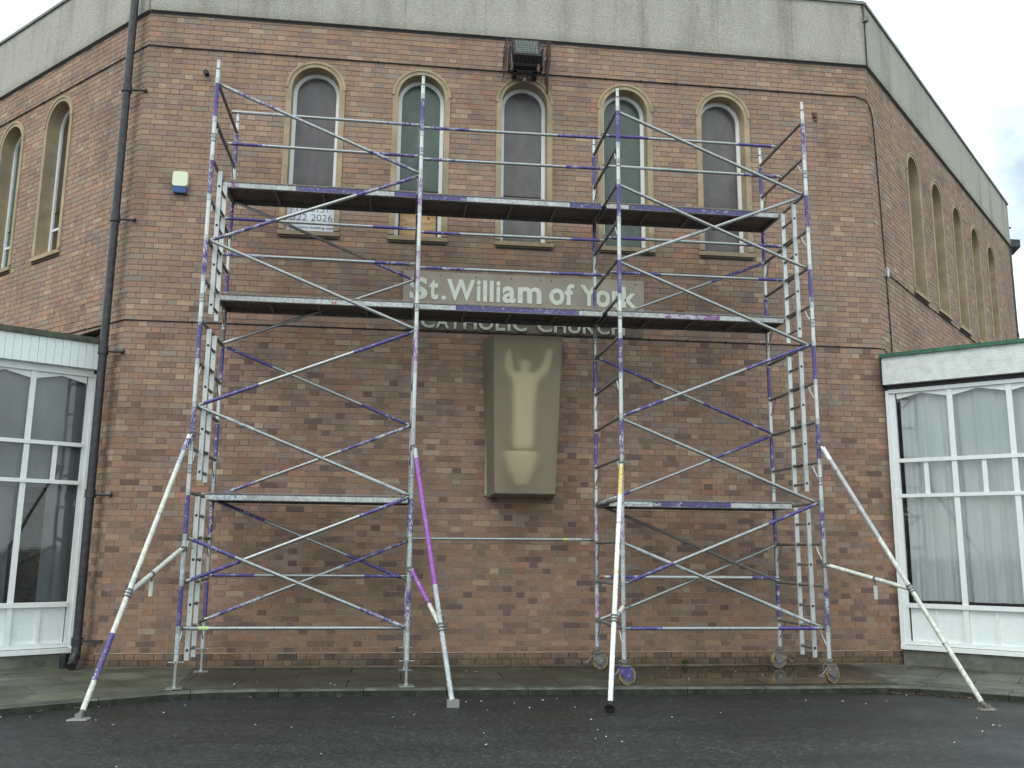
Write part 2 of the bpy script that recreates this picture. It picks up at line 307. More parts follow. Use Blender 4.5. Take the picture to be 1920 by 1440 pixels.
# ------------------------------------------------------------------ mesh builder
class MB:
    def __init__(s): s.v = []; s.f = []; s.m = []; s.sm = []; s.names = []
    def mi(s, name):
        if name not in s.names: s.names.append(name)
        return s.names.index(name)
    def add(s, vs, fs, m, smooth=False):
        o = len(s.v); s.v += [tuple(v) for v in vs]; k = s.mi(m)
        for f in fs: s.f.append(tuple(i+o for i in f)); s.m.append(k); s.sm.append(smooth)
    def box(s, a, b, m, T=None):
        x0, y0, z0 = a; x1, y1, z1 = b
        vs = [(x0,y0,z0),(x1,y0,z0),(x1,y1,z0),(x0,y1,z0),(x0,y0,z1),(x1,y0,z1),(x1,y1,z1),(x0,y1,z1)]
        if T: vs = [T(*q) for q in vs]
        s.add(vs, [(0,3,2,1),(4,5,6,7),(0,1,5,4),(1,2,6,5),(2,3,7,6),(3,0,4,7)], m)
    def tube(s, p0, p1, r, m, n=10, r1=None, caps=True):
        p0, p1 = Vector(p0), Vector(p1); d = p1-p0
        if d.length < 1e-6: return
        d.normalize(); a = d.orthogonal() if abs(d.z) > .9 else d.cross(Vector((0,0,1)))
        a.normalize(); b = d.cross(a); r1 = r if r1 is None else r1
        vs = []
        for p, rr in ((p0, r), (p1, r1)):
            for i in range(n):
                t = 2*math.pi*i/n; vs.append(p+(a*math.cos(t)+b*math.sin(t))*rr)
        s.add(vs, [(i, (i+1) % n, n+(i+1) % n, n+i) for i in range(n)], m, True)
        if caps: s.add(vs, [tuple(range(n))[::-1], tuple(range(n, 2*n))], m)
    def segtube(s, p0, p1, r, segs, base, n=10, over=.0006):
        """segs: (t0,t1,material) painted lengths; the rest is base"""
        p0, p1 = Vector(p0), Vector(p1); t = 0
        for a, b, m in sorted(segs):
            if a > t: s.tube(p0.lerp(p1, t), p0.lerp(p1, a), r, base, n)
            s.tube(p0.lerp(p1, a), p0.lerp(p1, b), r+over, m, n); t = b
        if t < 1: s.tube(p0.lerp(p1, t), p1, r, base, n)
    def path(s, pts, r, m, n=8):
        pts = [Vector(p) for p in pts]; rings = []; prev = None
        for i, p in enumerate(pts):
            d = (pts[min(i+1, len(pts)-1)]-pts[max(i-1, 0)]).normalized()
            a = prev-d*prev.dot(d) if prev is not None else d.orthogonal()
            a.normalize(); prev = a; b = d.cross(a)
            rings += [p+(a*math.cos(2*math.pi*k/n)+b*math.sin(2*math.pi*k/n))*r for k in range(n)]
        fs = [(j*n+i, j*n+(i+1) % n, (j+1)*n+(i+1) % n, (j+1)*n+i) for j in range(len(pts)-1) for i in range(n)]
        s.add(rings, fs, m, True); e = (len(pts)-1)*n
        s.add(rings, [tuple(range(n))[::-1], tuple(range(e, e+n))], m)
    def build(s, name, parent=None, loc=None, cols=None):
        me = bpy.data.meshes.new(name); me.from_pydata(s.v, [], s.f); me.polygons.foreach_set('material_index', s.m)
        me.polygons.foreach_set('use_smooth', s.sm)
        for n_ in s.names: me.materials.append(MATS[n_])
        if cols:
            a = me.color_attributes.new('brick_colour', 'FLOAT_COLOR', 'CORNER')
            fl = []
            for f, c in zip(s.f, cols): fl += list(c)*len(f)
            a.data.foreach_set('color', fl)
        me.update(); o = bpy.data.objects.new(name, me); col.objects.link(o)
        if parent: o.parent = parent
        if loc: o.location = loc
        return o
def thing(name, label, cat, group=None, loc=(0, 0, 0)):
    o = bpy.data.objects.new(name, None); o.empty_display_size = .2; col.objects.link(o); o.location = loc
    tag(o, label, cat, group); return o
def tag(o, label, cat, group=None):
    o['label'] = label; o['category'] = cat
    if group: o['group'] = group
    return o
def child(o, p):   # parent keeping the world place (things' empties sit at their base)
    o.parent = p; o.matrix_parent_inverse = Matrix.Translation(-Vector(p.location)) if p.type == 'EMPTY' and p.parent is None else Matrix.Identity(4)
    return o

# ------------------------------------------------------------------ wall frames
COURSE, PER = .0788, .356
class Wall:
    def __init__(s, o, ang):
        s.o = Vector((*o, 0)); a = R_(ang); s.d = Vector((math.cos(a), math.sin(a), 0))
        s.n = Vector((math.sin(a), -math.cos(a), 0))
    def __call__(s, x, out, z): return s.o+s.d*x+s.n*out+Vector((0, 0, z))
XL, XR, YW = -1.37, 9.45, 1.80
WF = Wall((XL, YW), 0)
WR = Wall((XR, YW), 44.2)
class LWall(Wall):
    def __init__(s, o, ang):
        super().__init__(o, ang); s.n = -s.n
WL = LWall((XL, YW), 136.2)
LEN = {'f': XR-XL, 'r': 10.83, 'l': 10.83}
WINX = {'f': [5.41+1.522*k for k in (-2, -1, 0, 1, 2)], 'r': [5.415+1.525*k for k in (-2, -1, 0, 1, 2)], 'l': [5.415+1.525*k for k in (-2, -1, 0, 1, 2)]}
ZB, ZS, ZT, SPR = .077, 9.15, 10.19, 8.115

# ------------------------------------------------------------------ ground
sheet = MB(); sheet.add([(-400, -400, 0), (400, -400, 0), (400, 400, 0), (-400, 400, 0)], [(0, 1, 2, 3)], 'asphalt')
g = sheet.build('asphalt_ground'); g['kind'] = 'structure'
KP = [(-9.2, -5.75), (-1.34, -1.12), (-.74, -.75), (.02, -.30), (.5, -.19), (1.0, -.155), (2.4, -.15), (4.0, -.19), (5.6, -.24), (7.0, -.30), (8.05, -.30), (8.4, -.40), (8.75, -.65), (9.25, -1.03), (16.0, -6.6)]
pb = MB()
back = [(16.0, -3.4), (9.6, 2.1), (9.2, 2.4), (-1.6, 2.8), (-9.2, -1.6)]
poly = [(x, y+.06, ZB-.035) for x, y in KP]+[(x, y, ZB-.035) for x, y in back]
pb.add(poly, [tuple(range(len(poly)))], 'dirt')
pav = pb.build('pavement'); pav['kind'] = 'structure'
# kerb stones
kb = bpy.data.objects.new('kerb', None); col.objects.link(kb); kb['kind'] = 'structure'
kpts = [Vector((*p, 0)) for p in KP]
def poly_at(pts, s):
    for a, b in zip(pts, pts[1:]):
        l = (b-a).length
        if s <= l: return a.lerp(b, s/l), (b-a).normalized()
        s -= l
    return pts[-1], (pts[-1]-pts[-2]).normalized()
tot = sum((b-a).length for a, b in zip(kpts, kpts[1:]))
s0 = 0
while s0 < tot-.1:
    s1 = min(s0+.91, tot); m = MB(); ring = []
    n_ = 4
    L0 = [poly_at(kpts, s0+.004+(s1-s0-.008)*i/n_) for i in range(n_+1)]
    prof = [(0, -.02), (0, .058), (.020, ZB-.002), (.125, ZB+.001), (.125, -.02)]
    for p, d in L0:
        nn = Vector((-d.y, d.x, 0))
        ring += [p+nn*u+Vector((0, 0, z)) for u, z in prof]
    k = len(prof)
    m.add(ring, [(j*k+i, (j+1)*k+i, (j+1)*k+i+1, j*k+i+1) for j in range(n_) for i in (1, 2, 3)], 'kerb_stone')
    m.add(ring, [(j*k, (j+1)*k, (j+1)*k+1, j*k+1) for j in range(n_)], 'kerb_face')
    m.add(ring, [tuple(range(k))[::-1], tuple(range(n_*k, n_*k+k))], 'kerb_stone')
    m.build('kerb_stone', kb); s0 = s1
# paving slabs: three runs, each in the direction of its wall
def inside(p, poly):
    r = False; j = len(poly)-1
    for i in range(len(poly)):
        if (poly[i][1] > p[1]) != (poly[j][1] > p[1]) and p[0] < (poly[j][0]-poly[i][0])*(p[1]-poly[i][1])/(poly[j][1]-poly[i][1])+poly[i][0]: r = not r
        j = i
    return r
def clip(poly, a, n):   # keep side where (p-a).n >= 0
    out = []
    for i in range(len(poly)):
        p, q = poly[i], poly[(i+1) % len(poly)]
        dp = (p[0]-a[0])*n[0]+(p[1]-a[1])*n[1]; dq = (q[0]-a[0])*n[0]+(q[1]-a[1])*n[1]
        if dp >= 0: out.append(p)
        if dp*dq < 0:
            t = dp/(dp-dq); out.append((p[0]+(q[0]-p[0])*t, p[1]+(q[1]-p[1])*t))
    return out
def slab_run(o, ang, nx, ny, lx, ly, clips, tint):
    a = R_(ang); d = (math.cos(a), math.sin(a)); n = (-d[1], d[0])
    for j in range(ny):
        for i in range(-1, nx):
            sh = (j % 2)*lx*.5
            g_ = .005
            P = [(i*lx+sh+g_, j*ly+g_), ((i+1)*lx+sh-g_, j*ly+g_), ((i+1)*lx+sh-g_, (j+1)*ly-g_), (i*lx+sh+g_, (j+1)*ly-g_)]
            P = [(o[0]+d[0]*u+n[0]*v, o[1]+d[1]*u+n[1]*v) for u, v in P]
            for ca, cn in clips:
                P = clip(P, ca, cn)
                if len(P) < 3: break
            if len(P) < 3: continue
            cx = sum(p[0] for p in P)/len(P); cyy = sum(p[1] for p in P)/len(P)
            m = MB(); z = ZB+random.uniform(-.003, .002); k = len(P)
            tx, ty = random.uniform(-.003, .003), random.uniform(-.003, .003)
            vs = [(x-cx, y-cyy, z+tx*(x-cx)+ty*(y-cyy)) for x, y in P]+[(x-cx, y-cyy, ZB-.05) for x, y in P]
            m.add(vs, [tuple(range(k))]+[((q+1) % k, q, q+k, (q+1) % k+k) for q in range(k)], 'paving')
            ob = m.build('paving_slab', pav, (cx, cyy, 0))
            t = random.uniform(.75, 1.2); ob.color = (tint[0]*t, tint[1]*t, tint[2]*t, 1)
ML = ((.02, -.30), (-.20, 2.4)); MR = ((8.25, -.35), (8.75, 2.3))
def halfplane(p, q, side):
    d = (q[0]-p[0], q[1]-p[1]); return (p, (-d[1]*side, d[0]*side))
KC = .135
slab_run((-9.2+.06, -5.75+KC*.95), 30.4, 14, 5, .9, .62, [halfplane(ML[0], ML[1], 1), halfplane((-9.2+.065, -5.75+.13), (-1.34+.065, -1.12+.12), 1), halfplane((-1.34+.07, -1.12+.11), (.02+.07, -.30+.12), 1), halfplane((-1.75, 2.4), (-9.0, -2.15), 1), ((XL+.02, YW), (-.695*1, -.719*1))] [:4], (.105, .112, .080))
slab_run((-.6, -.05), 0, 11, 3, 1.22, .66, [halfplane(ML[0], ML[1], -1), halfplane(MR[0], MR[1], 1), ((0, 1.93), (0, -1)), ((1.0, -.155+KC), (.024, 1))], (.060, .057, .042))
slab_run((7.6, -.12+KC), -39.5, 13, 5, .9, .62, [halfplane(MR[0], MR[1], -1), ((8.75+.08, -.65+.12), (.605, .796)), ((9.25+.09, -1.03+.11), (.637, .77))], (.12, .125, .10))

# ------------------------------------------------------------------ church
church = thing('church', 'brown brick church with pebbledash parapet and arched windows behind the scaffolding', 'church', loc=(4, 6, 0))
def arc(xc, zc, r, n=16, a0=0, a1=math.pi): return [(xc+r*math.cos(a0+(a1-a0)*i/n), zc+r*math.sin(a0+(a1-a0)*i/n)) for i in range(n+1)]
ZH0 = 5.93   # bottom of window openings
def core_wall(W, L, wx, name):
    m = MB(); H = .395; out = -.0065
    def quad(x0, x1, z0, z1): m.add([W(x0, out, z0), W(x1, out, z0), W(x1, out, z1), W(x0, out, z1)], [(0, 1, 2, 3)], 'mortar')
    quad(0, L, ZB-.06, ZH0); z2 = 8.75; quad(0, L, z2, ZS+.3)
    xs = [0]
    for xc in wx:
        quad(xs[-1], xc-H, ZH0, z2)
        a = arc(xc, SPR, H, 18)
        for (xa, za), (xb, zb) in zip(a, a[1:]):
            m.add([W(xa, out, za), W(xb, out, zb), W(xb, out, z2), W(xa, out, z2)], [(0, 1, 2, 3)], 'mortar')
        xs.append(xc+H)
    quad(xs[-1], L, ZH0, z2)
    # inner thickness of the wall and ends
    m.box((0, -.34, ZB-.06), (L, -.33, ZH0-.1), 'dark_inside', W)
    return child(m.build(name), church)
def hw_at(z0, z1):
    if z1 < 5.90: return 0
    if z0 < 5.985: return .43
    if z0 < SPR: return .408
    dz = (z0+z1)/2-SPR
    return math.sqrt(.412**2-dz*dz) if dz < .412 else 0
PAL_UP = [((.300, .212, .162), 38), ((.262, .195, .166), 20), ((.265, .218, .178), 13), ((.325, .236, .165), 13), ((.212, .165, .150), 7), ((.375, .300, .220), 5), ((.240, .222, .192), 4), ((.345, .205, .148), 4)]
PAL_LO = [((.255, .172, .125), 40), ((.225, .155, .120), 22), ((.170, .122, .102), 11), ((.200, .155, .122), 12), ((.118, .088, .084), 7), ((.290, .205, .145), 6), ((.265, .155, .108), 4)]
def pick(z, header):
    f = min(1, max(0, (z-.3)/5.0)); P = PAL_UP if random.random() < f else PAL_LO  # own brick mix by height, plus the wall's light falloff painted in
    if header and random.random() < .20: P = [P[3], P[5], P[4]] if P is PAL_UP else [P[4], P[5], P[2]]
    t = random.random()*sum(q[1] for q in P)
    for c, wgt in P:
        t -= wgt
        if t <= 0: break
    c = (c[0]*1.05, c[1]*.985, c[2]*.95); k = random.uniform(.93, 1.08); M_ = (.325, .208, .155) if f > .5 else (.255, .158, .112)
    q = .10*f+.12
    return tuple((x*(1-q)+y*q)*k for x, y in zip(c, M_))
bricks = []   # (wall, x0,x1,z0,z1,out, colour, full, header)
def lay(W, L, wx, key):
    J = .0085
    nc = int((ZS-(ZB+.018))/COURSE)+1
    z = .255-2*COURSE-.004
    row = 0
    while z < ZS-.02:
        z0 = z+J/2; z1 = z+COURSE-J/2
        plinth = z < .25
        if z1 > ZS-.012: z1 = ZS-.012
        x = -PER*(1 if row % 2 == 0 else .5)-.06
        hw = hw_at(z0, z1); head = False
        holes = [(xc-hw, xc+hw) for xc in wx] if hw else []
        while x < L:
            wd = .1187 if head else .2373
            a, b = x+J/2+random.uniform(-.0012, .0012), x+wd-J/2+random.uniform(-.0012, .0012)
            x += wd; hd = head; head = not head
            a0, b0 = max(a, .0), min(b, L)
            if b0-a0 < .015: continue
            full = abs(a0-a) < 1e-6 and abs(b0-b) < 1e-6
            spans = [(a0, b0)]
            for h0, h1 in holes:
                ns = []
                for p, q in spans:
                    if q <= h0 or p >= h1: ns.append((p, q)); continue
                    if p < h0: ns.append((p, h0-.001))
                    if q > h1: ns.append((h1+.001, q))
                    full = False
                spans = ns
            for p, q in spans:
                if q-p < .012: continue
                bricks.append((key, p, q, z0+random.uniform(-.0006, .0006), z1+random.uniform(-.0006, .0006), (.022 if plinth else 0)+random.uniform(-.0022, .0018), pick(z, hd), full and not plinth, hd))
        z += COURSE; row += 1
WALLS = {'f': WF, 'r': WR, 'l': WL}
for k_ in 'frl': lay(WALLS[k_], LEN[k_], WINX[k_], k_)
front_wall = core_wall(WF, LEN['f'], WINX['f'], 'front_wall')
core_wall(WR, LEN['r'], WINX['r'], 'side_wall'); core_wall(WL, LEN['l'], WINX['l'], 'side_wall')
def px_area(bk):
    W = WALLS[bk[0]]; q = [px_of(W(a, 0, b)) for a, b in ((bk[1], bk[3]), (bk[2], bk[3]), (bk[2], bk[4]), (bk[1], bk[4]))]
    if any(not (0 < u < 1920 and 0 < v < 1440) for u, v in q): return 0
    return .5*abs(sum(q[i][0]*q[(i+1) % 4][1]-q[(i+1) % 4][0]*q[i][1] for i in range(4)))
cand = sorted([b for b in bricks if b[0] == 'f' and b[7]], key=px_area, reverse=True)[:300]
single = set(map(id, cand))
def brick_mesh(w_):
    m = MB(); m.box((0, 0, 0), (w_, .045, COURSE-.0085), 'brick_single'); o = m.build('brick', None); me = o.data
    bpy.data.objects.remove(o); return me
BM = {True: brick_mesh(.1187-.0085), False: brick_mesh(.2373-.0085)}
for b in cand:
    o = bpy.data.objects.new('brick', BM[b[8]]); col.objects.link(o); o.parent = front_wall
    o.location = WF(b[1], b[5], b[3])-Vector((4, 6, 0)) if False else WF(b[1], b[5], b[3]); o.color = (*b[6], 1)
bm_ = MB(); bc = []
for b in bricks:
    if id(b) in single: continue
    W = WALLS[b[0]]; k_, x0, x1, z0, z1, o_ = b[:6]
    vs = [W(x0, o_, z0), W(x1, o_, z0), W(x1, o_, z1), W(x0, o_, z1), W(x0, -.05, z0), W(x1, -.05, z0), W(x1, -.05, z1), W(x0, -.05, z1)]
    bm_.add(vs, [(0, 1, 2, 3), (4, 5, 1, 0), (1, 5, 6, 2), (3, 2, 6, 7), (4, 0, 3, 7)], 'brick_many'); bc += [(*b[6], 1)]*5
bw = child(bm_.build('brickwork', cols=bc), church); bw['kind'] = 'stuff'
# plinth weathering ledge
pl_ = MB()
pl_.box((0, -.01, .253), (LEN['f'], .022, .262), 'mortar', WF); child(pl_.build('plinth_ledge'), church)

# parapet panels, coping
def parapet(W, L, n):
    for i in range(n):
        a, b = L*i/n, L*(i+1)/n; m = MB(); ga = .0018 if i else 0; gb = .0018 if i < n-1 else 0
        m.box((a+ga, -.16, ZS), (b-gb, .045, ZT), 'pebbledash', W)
        child(m.build('parapet_panel'), church)
    m = MB(); m.box((-.01, -.2, ZT), (L+.01, .075, ZT+.05), 'metal_cap', W); child(m.build('parapet_coping'), church)
    m = MB(); m.box((0, -.05, ZS-.035), (L, .006, ZS-.001), 'felt_roof', W); child(m.build('shadow_gap_strip'), church)  # dark strip drawn in for the shadow under the panels
parapet(WF, LEN['f'], 9); parapet(WR, LEN['r'], 9); parapet(WL, LEN['l'], 9)
# roof and rear of the building, closed box behind
A = WL(LEN['l'], -.17, 0); B = WL(0, -.17, 0); Cc = WR(0, -.17, 0); D = WR(LEN['r'], -.17, 0)
m = MB(); E1 = Vector((D.x, D.y+11, 0)); E2 = Vector((A.x, A.y+11, 0))
ring = [A, B, Cc, D, E1, E2]
m.add([p+Vector((0, 0, ZT-.25)) for p in ring], [tuple(range(6))], 'felt_roof'); child(m.build('roof'), church)
m = MB()
for p, q in ((D, E1), (E1, E2), (E2, A)):
    m.add([p, q, q+Vector((0, 0, ZT)), p+Vector((0, 0, ZT))], [(0, 1, 2, 3)], 'mortar')
child(m.build('rear_wall'), church)

# arched windows
def ringstrip(m, W, xc, ri, ro, o0, o1, z0, mt, n=20, spr=SPR):
    """jambs plus semicircular head, inner radius ri, outer ro, from depth o0 (front) to o1"""
    def outl(r): return [(xc+r, z0)]+arc(xc, spr, r, n)+[(xc-r, z0)]
    I, O = outl(ri), outl(ro); k = len(I)
    vs = [W(x, o0, z) for x, z in I]+[W(x, o0, z) for x, z in O]+[W(x, o1, z) for x, z in I]+[W(x, o1, z) for x, z in O]
    fs = []
    for i in range(k-1):
        fs += [(i, i+1, k+i+1, k+i), (2*k+i, 2*k+i+1, i+1, i), (k+i, k+i+1, 3*k+i+1, 3*k+i), (2*k+i+1, 2*k+i, 3*k+i, 3*k+i+1)]
    m.add(vs, fs, mt)
def pane_shape(m, W, xc, r, o, z0, z1, mt, top=True):
    if top: P = [(xc+r, z0)]+arc(xc, SPR, r, 20)+[(xc-r, z0)]
    else: P = [(xc+r, z0), (xc+r, z1), (xc-r, z1), (xc-r, z0)]
    k = len(P)
    m.add([W(x, o, z) for x, z in P]+[W(x, o-.008, z) for x, z in P], [tuple(range(k)), tuple(range(k, 2*k))[::-1]]+[(i, (i+1) % k, k+(i+1) % k, k+i) for i in range(k)], mt)
GL = ['glass_mauve', 'glass_green']
def window(W, xc, i, key, lower=None):
    m = MB(); DEP = -.27
    ringstrip(m, W, xc, .338, .418, .016, DEP, 5.985, 'cast_stone')
    wn = child(m.build('arched_window'), church)
    m = MB(); P0 = arc(xc, SPR, .414, 20); 
    # hood moulding over the arch
    ri, ro = .392, .428; I, O = arc(xc, SPR, ri, 20), arc(xc, SPR, ro, 20); k = 21
    vs = [W(x, .028, z) for x, z in I]+[W(x, .028, z) for x, z in O]+[W(x, .0, z) for x, z in I]+[W(x, .0, z) for x, z in O]
    fs = [(0, k, 3*k, 2*k), (k-1, 3*k-1, 4*k-1, 2*k-1)]
    for j in range(k-1): fs += [(j, j+1, k+j+1, k+j), (k+j, k+j+1, 3*k+j+1, 3*k+j), (2*k+j, 2*k+j+1, j+1, j)]
    m.add(vs, fs, 'cast_stone'); m.build('hood_mould', wn)
    m = MB()
    vs = [W(xc-.43, .035, 5.905), W(xc+.43, .035, 5.905), W(xc+.43, .035, 5.965), W(xc-.43, .035, 5.965), W(xc-.43, DEP, 5.905), W(xc+.43, DEP, 5.905), W(xc+.43, DEP, 5.995), W(xc-.43, DEP, 5.995)]
    m.add(vs, [(0, 1, 2, 3), (3, 2, 6, 7), (4, 5, 1, 0), (1, 5, 6, 2), (4, 0, 3, 7)], 'cast_stone'); m.build('window_sill', wn)
    m = MB(); m.box((xc-.40, .002, 5.862), (xc+.40, .012, 5.878), 'dirt', W); m.build('drip_line', wn)
    ringf = MB(); ringstrip(ringf, W, xc, .283, .337, -.185, -.235, 5.996, 'window_white')
    ringf.box((xc-.337, -.235, 5.996), (xc+.337, -.185, 6.03), 'window_white', W)
    ringf.box((xc-.284, -.232, 6.425), (xc+.284, -.190, 6.462), 'window_white', W)
    ringf.build('window_frame', wn)
    gm = GL[i % 2] if key != 'l' else ['glass_brown', 'glass_green'][i % 2]
    m = MB(); pane_shape(m, W, xc, .284, -.215, 6.463, 0, gm); m.build('pane', wn)
    m = MB(); pane_shape(m, W, xc, .284, -.215, 6.03, 6.424, lower or gm, False); m.build('pane', wn)
    m = MB(); m.box((xc-.283, -.214, 6.72), (xc+.283, -.208, 6.745), 'dirt', W); m.build('pane_bar', wn)  # thin dark bar across the pane
    if lower == 'plywood':
        m = MB()
        for kx, kz, kr in ((.15, 6.33, .022), (.10, 6.12, .015), (-.17, 6.22, .012)):
            m.tube(W(xc+kx, -.2155, kz), W(xc+kx, -.2135, kz), kr, 'knot', 12)
        m.box((xc-.283, -.2149, 6.03), (xc-.262, -.200, 6.424), 'rubber_black', W); m.box((xc+.262, -.2149, 6.03), (xc+.283, -.200, 6.424), 'rubber_black', W)
        m.build('pane_edging', wn)
    return wn
for key in 'frl':
    for i, xc in enumerate(WINX[key]): window(WALLS[key], xc, i, key, 'plywood' if key == 'f' and i == 1 else None)

# cables clipped to the brickwork
def cable(pts, r, name='lightning_cable'):
    m = MB(); m.path(pts, r, 'cable', 6)
    q = [Vector(p) for p in pts]
    for a, b in zip(q, q[1:]):
        n_ = int((b-a).length/.6)
        for i in range(1, n_+1):
            c = a.lerp(b, i/(n_+1)); m.box((c.x-.012, c.y-.012, c.z-.014), (c.x+.012, c.y+.012, c.z+.014), 'cable')
    return child(m.build(name), church)
cable([WL(8, .014, 8.605), WL(.12, .014, 8.61), (XL+.02, YW-.02, 8.615), WF(.3, .014, 8.61), WF(5, .014, 8.605), WF(10.45, .014, 8.615), WF(10.62, .014, 8.62), WF(10.80, .016, 8.56), WR(.10, .016, 8.45), WR(.16, .014, 8.36), WR(.2, .014, 8.1), WR(.30, .014, 6.9), WR(.36, .014, 5.85), WR(.42, .014, 4.45)], .0095)
cable([WR(.36, .018, 5.86), WR(2.0, .014, 5.83), WR(10.7, .014, 5.83)], .009)
cable([WL(3, .006, 4.595), (XL, YW-.012, 4.595), WF(.3, .006, 4.595), WF(10.7, .006, 4.6), WR(.02, .012, 4.59), WR(.4, .014, 4.50)], .0075)
m = MB(); m.box((-.04, 0, -.07), (.04, .05, .07), 'aluminium', lambda x, y, z: WR(.36+x, y, 5.86+z)); child(m.build('cable_junction'), church)
m = MB(); m.box((-.02, 0, -.04), (.06, .07, .04), 'metal_cap', lambda x, y, z: WF(10.82+x, .04+y, 9.92+z)); m.path([WF(10.80, .06, 10.2), WF(10.82, .065, 9.9), WF(10.825, .06, 9.1)], .009, 'cable', 6)
child(m.build('parapet_clamp'), church)

# downpipe at the left corner
def downpipe(x, y, z0, z1, brs, dirv, nm='downpipe'):
    m = MB(); m.tube((x, y, z0), (x, y, z1), .054, 'black_pipe', 16)
    dp = child(m.build(nm), church)
    for bz in brs:
        m = MB(); m.tube((x, y, bz-.045), (x, y, bz+.045), .066, 'black_pipe', 16); m.tube((x, y, bz-.06), (x, y, bz-.045), .071, 'black_pipe', 16)
        d = Vector(dirv); m.tube(Vector((x, y, bz-.02)), Vector((x, y, bz-.02))+d, .017, 'black_pipe', 8)
        e = Vector((x, y, bz-.02))+d; m.tube(e-d.normalized()*.02, e, .032, 'black_pipe', 8)
        m.build('pipe_bracket', dp)
    return dp
dp = downpipe(-1.605, 1.79, .20, 10.35, [7.93, 6.02, 4.17, 2.27], (.27, -.01, 0))
m = MB(); m.path([(-1.605, 1.79, .42), (-1.605, 1.79, .26), (-1.60, 1.70, .17), (-1.59, 1.62, .12)], .058, 'black_pipe', 12)
m.tube((-1.605, 1.79, .36), (-1.605, 1.79, .46), .068, 'black_pipe', 14); m.box((-1.60, 1.76, .395), (-1.30, 1.80, .425), 'black_pipe'); m.tube((-1.76, 1.86, .08), (-1.76, 1.86, .26), .05, 'black_pipe', 12)
m.build('pipe_shoe', dp)
# far right pipe with hopper
pE = WR(LEN['r']+.09, -.02, 0)
dq = downpipe(pE.x, pE.y, .1, 9.1, [6.9, 5.2], (-.12, -.1, 0))
m = MB(); q = WR(LEN['r']+.22, .0, 0)
m2 = MB(); m2.box((q.x-.2, q.y-.03, 9.66), (q.x+.05, q.y+.03, 9.69), 'black_pipe'); m2.build('pipe_bracket', dq)
m.add([(q.x+a*.17, q.y+b*.14, 9.33) for a, b in ((-1, -1), (1, -1), (1, 1), (-1, 1))]+[(q.x+a*.17, q.y+b*.14, 9.14) for a, b in ((-1, -1), (1, -1), (1, 1), (-1, 1))]+[(q.x+a*.07-.06, q.y+b*.06, 8.95) for a, b in ((-1, -1), (1, -1), (1, 1), (-1, 1))],
      [(0, 1, 2, 3), (0, 4, 5, 1), (1, 5, 6, 2), (2, 6, 7, 3), (3, 7, 4, 0), (4, 8, 9, 5), (5, 9, 10, 6), (6, 10, 11, 7), (7, 11, 8, 4)], 'black_pipe')
m.build('rain_hopper', dq)

# ------------------------------------------------------------------ annexes
def bars(W, spec, par, name, mt='white_paint', out=(-.03, .03)):
    for s0, s1, z0, z1 in spec:
        m = MB(); m.box((s0, out[0], z0), (s1, out[1], z1), mt, W); m.build(name, par)
class Flip(Wall): pass
WA = Wall((9.43, 1.76), -43.5)          # right annex front, s grows towards the camera
wB = Wall((-1.8, 2.23), 32)             # left annex: s negative away to the left
# --- right annex
ra = thing('flat_roofed_annexe', 'white annexe with green roof edge and net curtained windows, right of the church', 'annexe', loc=(11, 0, 0))
NB = 6; BP = .748
m = MB(); Lr = .13+BP*NB+.02
m.box((0, -.30, 4.02), (Lr, .14, 4.42), 'roughcast_white', WA); rfas = child(m.build('fascia'), ra)
m = MB(); m.box((-.03, -.30, 4.42), (Lr+.05, .175, 4.475), 'green_trim', WA); m.box((-.035, -.1, 4.0), (-.004, .12, 4.42), 'rubber_black', WA); child(m.build('roof_edge_trim'), ra)
m = MB(); m.box((0, -.2, 3.955), (Lr, .05, 4.018), 'rubber_black', WA); child(m.build('gutter_strip'), ra)
m = MB(); m.box((0, -.5, 4.40), (Lr, -.3, 4.44), 'felt_roof', WA)
PR = [WA(0, -.3, 4.44), WA(Lr, -.3, 4.44), WR(LEN['r']*.75, -.0, 4.44), WR(.1, .0, 4.44)]
m.add(PR, [(0, 1, 2, 3)], 'felt_roof'); child(m.build('roof'), ra)
m = MB(); m.box((.02, -.15, .02), (Lr, .035, .285), 'concrete', WA); child(m.build('plinth'), ra)
m = MB(); m.box((Lr, -4, .02), (Lr+.2, .02, 4.42), 'roughcast_white', WA); child(m.build('end_wall'), ra)
wf = MB(); wf.box((.0, -.06, .30), (.045, .045, 3.945), 'white_paint', WA); wfo = child(wf.build('window_frame'), ra)
def fr(W, s0, s1, z0, z1, o0=-.04, o1=.03, par=None, name='pane_bar', mt='white_paint'):
    m = MB(); m.box((s0, o0, z0), (s1, o1, z1), mt, W)
    return m.build(name, par) if par else child(m.build(name), ra)
fr(WA, .045, .125, .375, 3.90, -.05, .02, wfo, 'jamb'); fr(WA, 0.046, Lr, 3.90, 3.953, -.05, .046, wfo, 'head')
fr(WA, .0, Lr, .287, .345, -.06, .075, wfo, 'cill'); fr(WA, .0455, Lr, .352, .40, -.045, .035, wfo, 'bottom_rail')
fr(WA, .126, Lr, 2.885, 2.94, -.045, .045, wfo, 'transom'); fr(WA, .126, Lr, 2.385, 2.435, -.045, .045, wfo, 'transom'); fr(WA, .126, Lr, .855, .915, -.045, .05, wfo, 'transom')
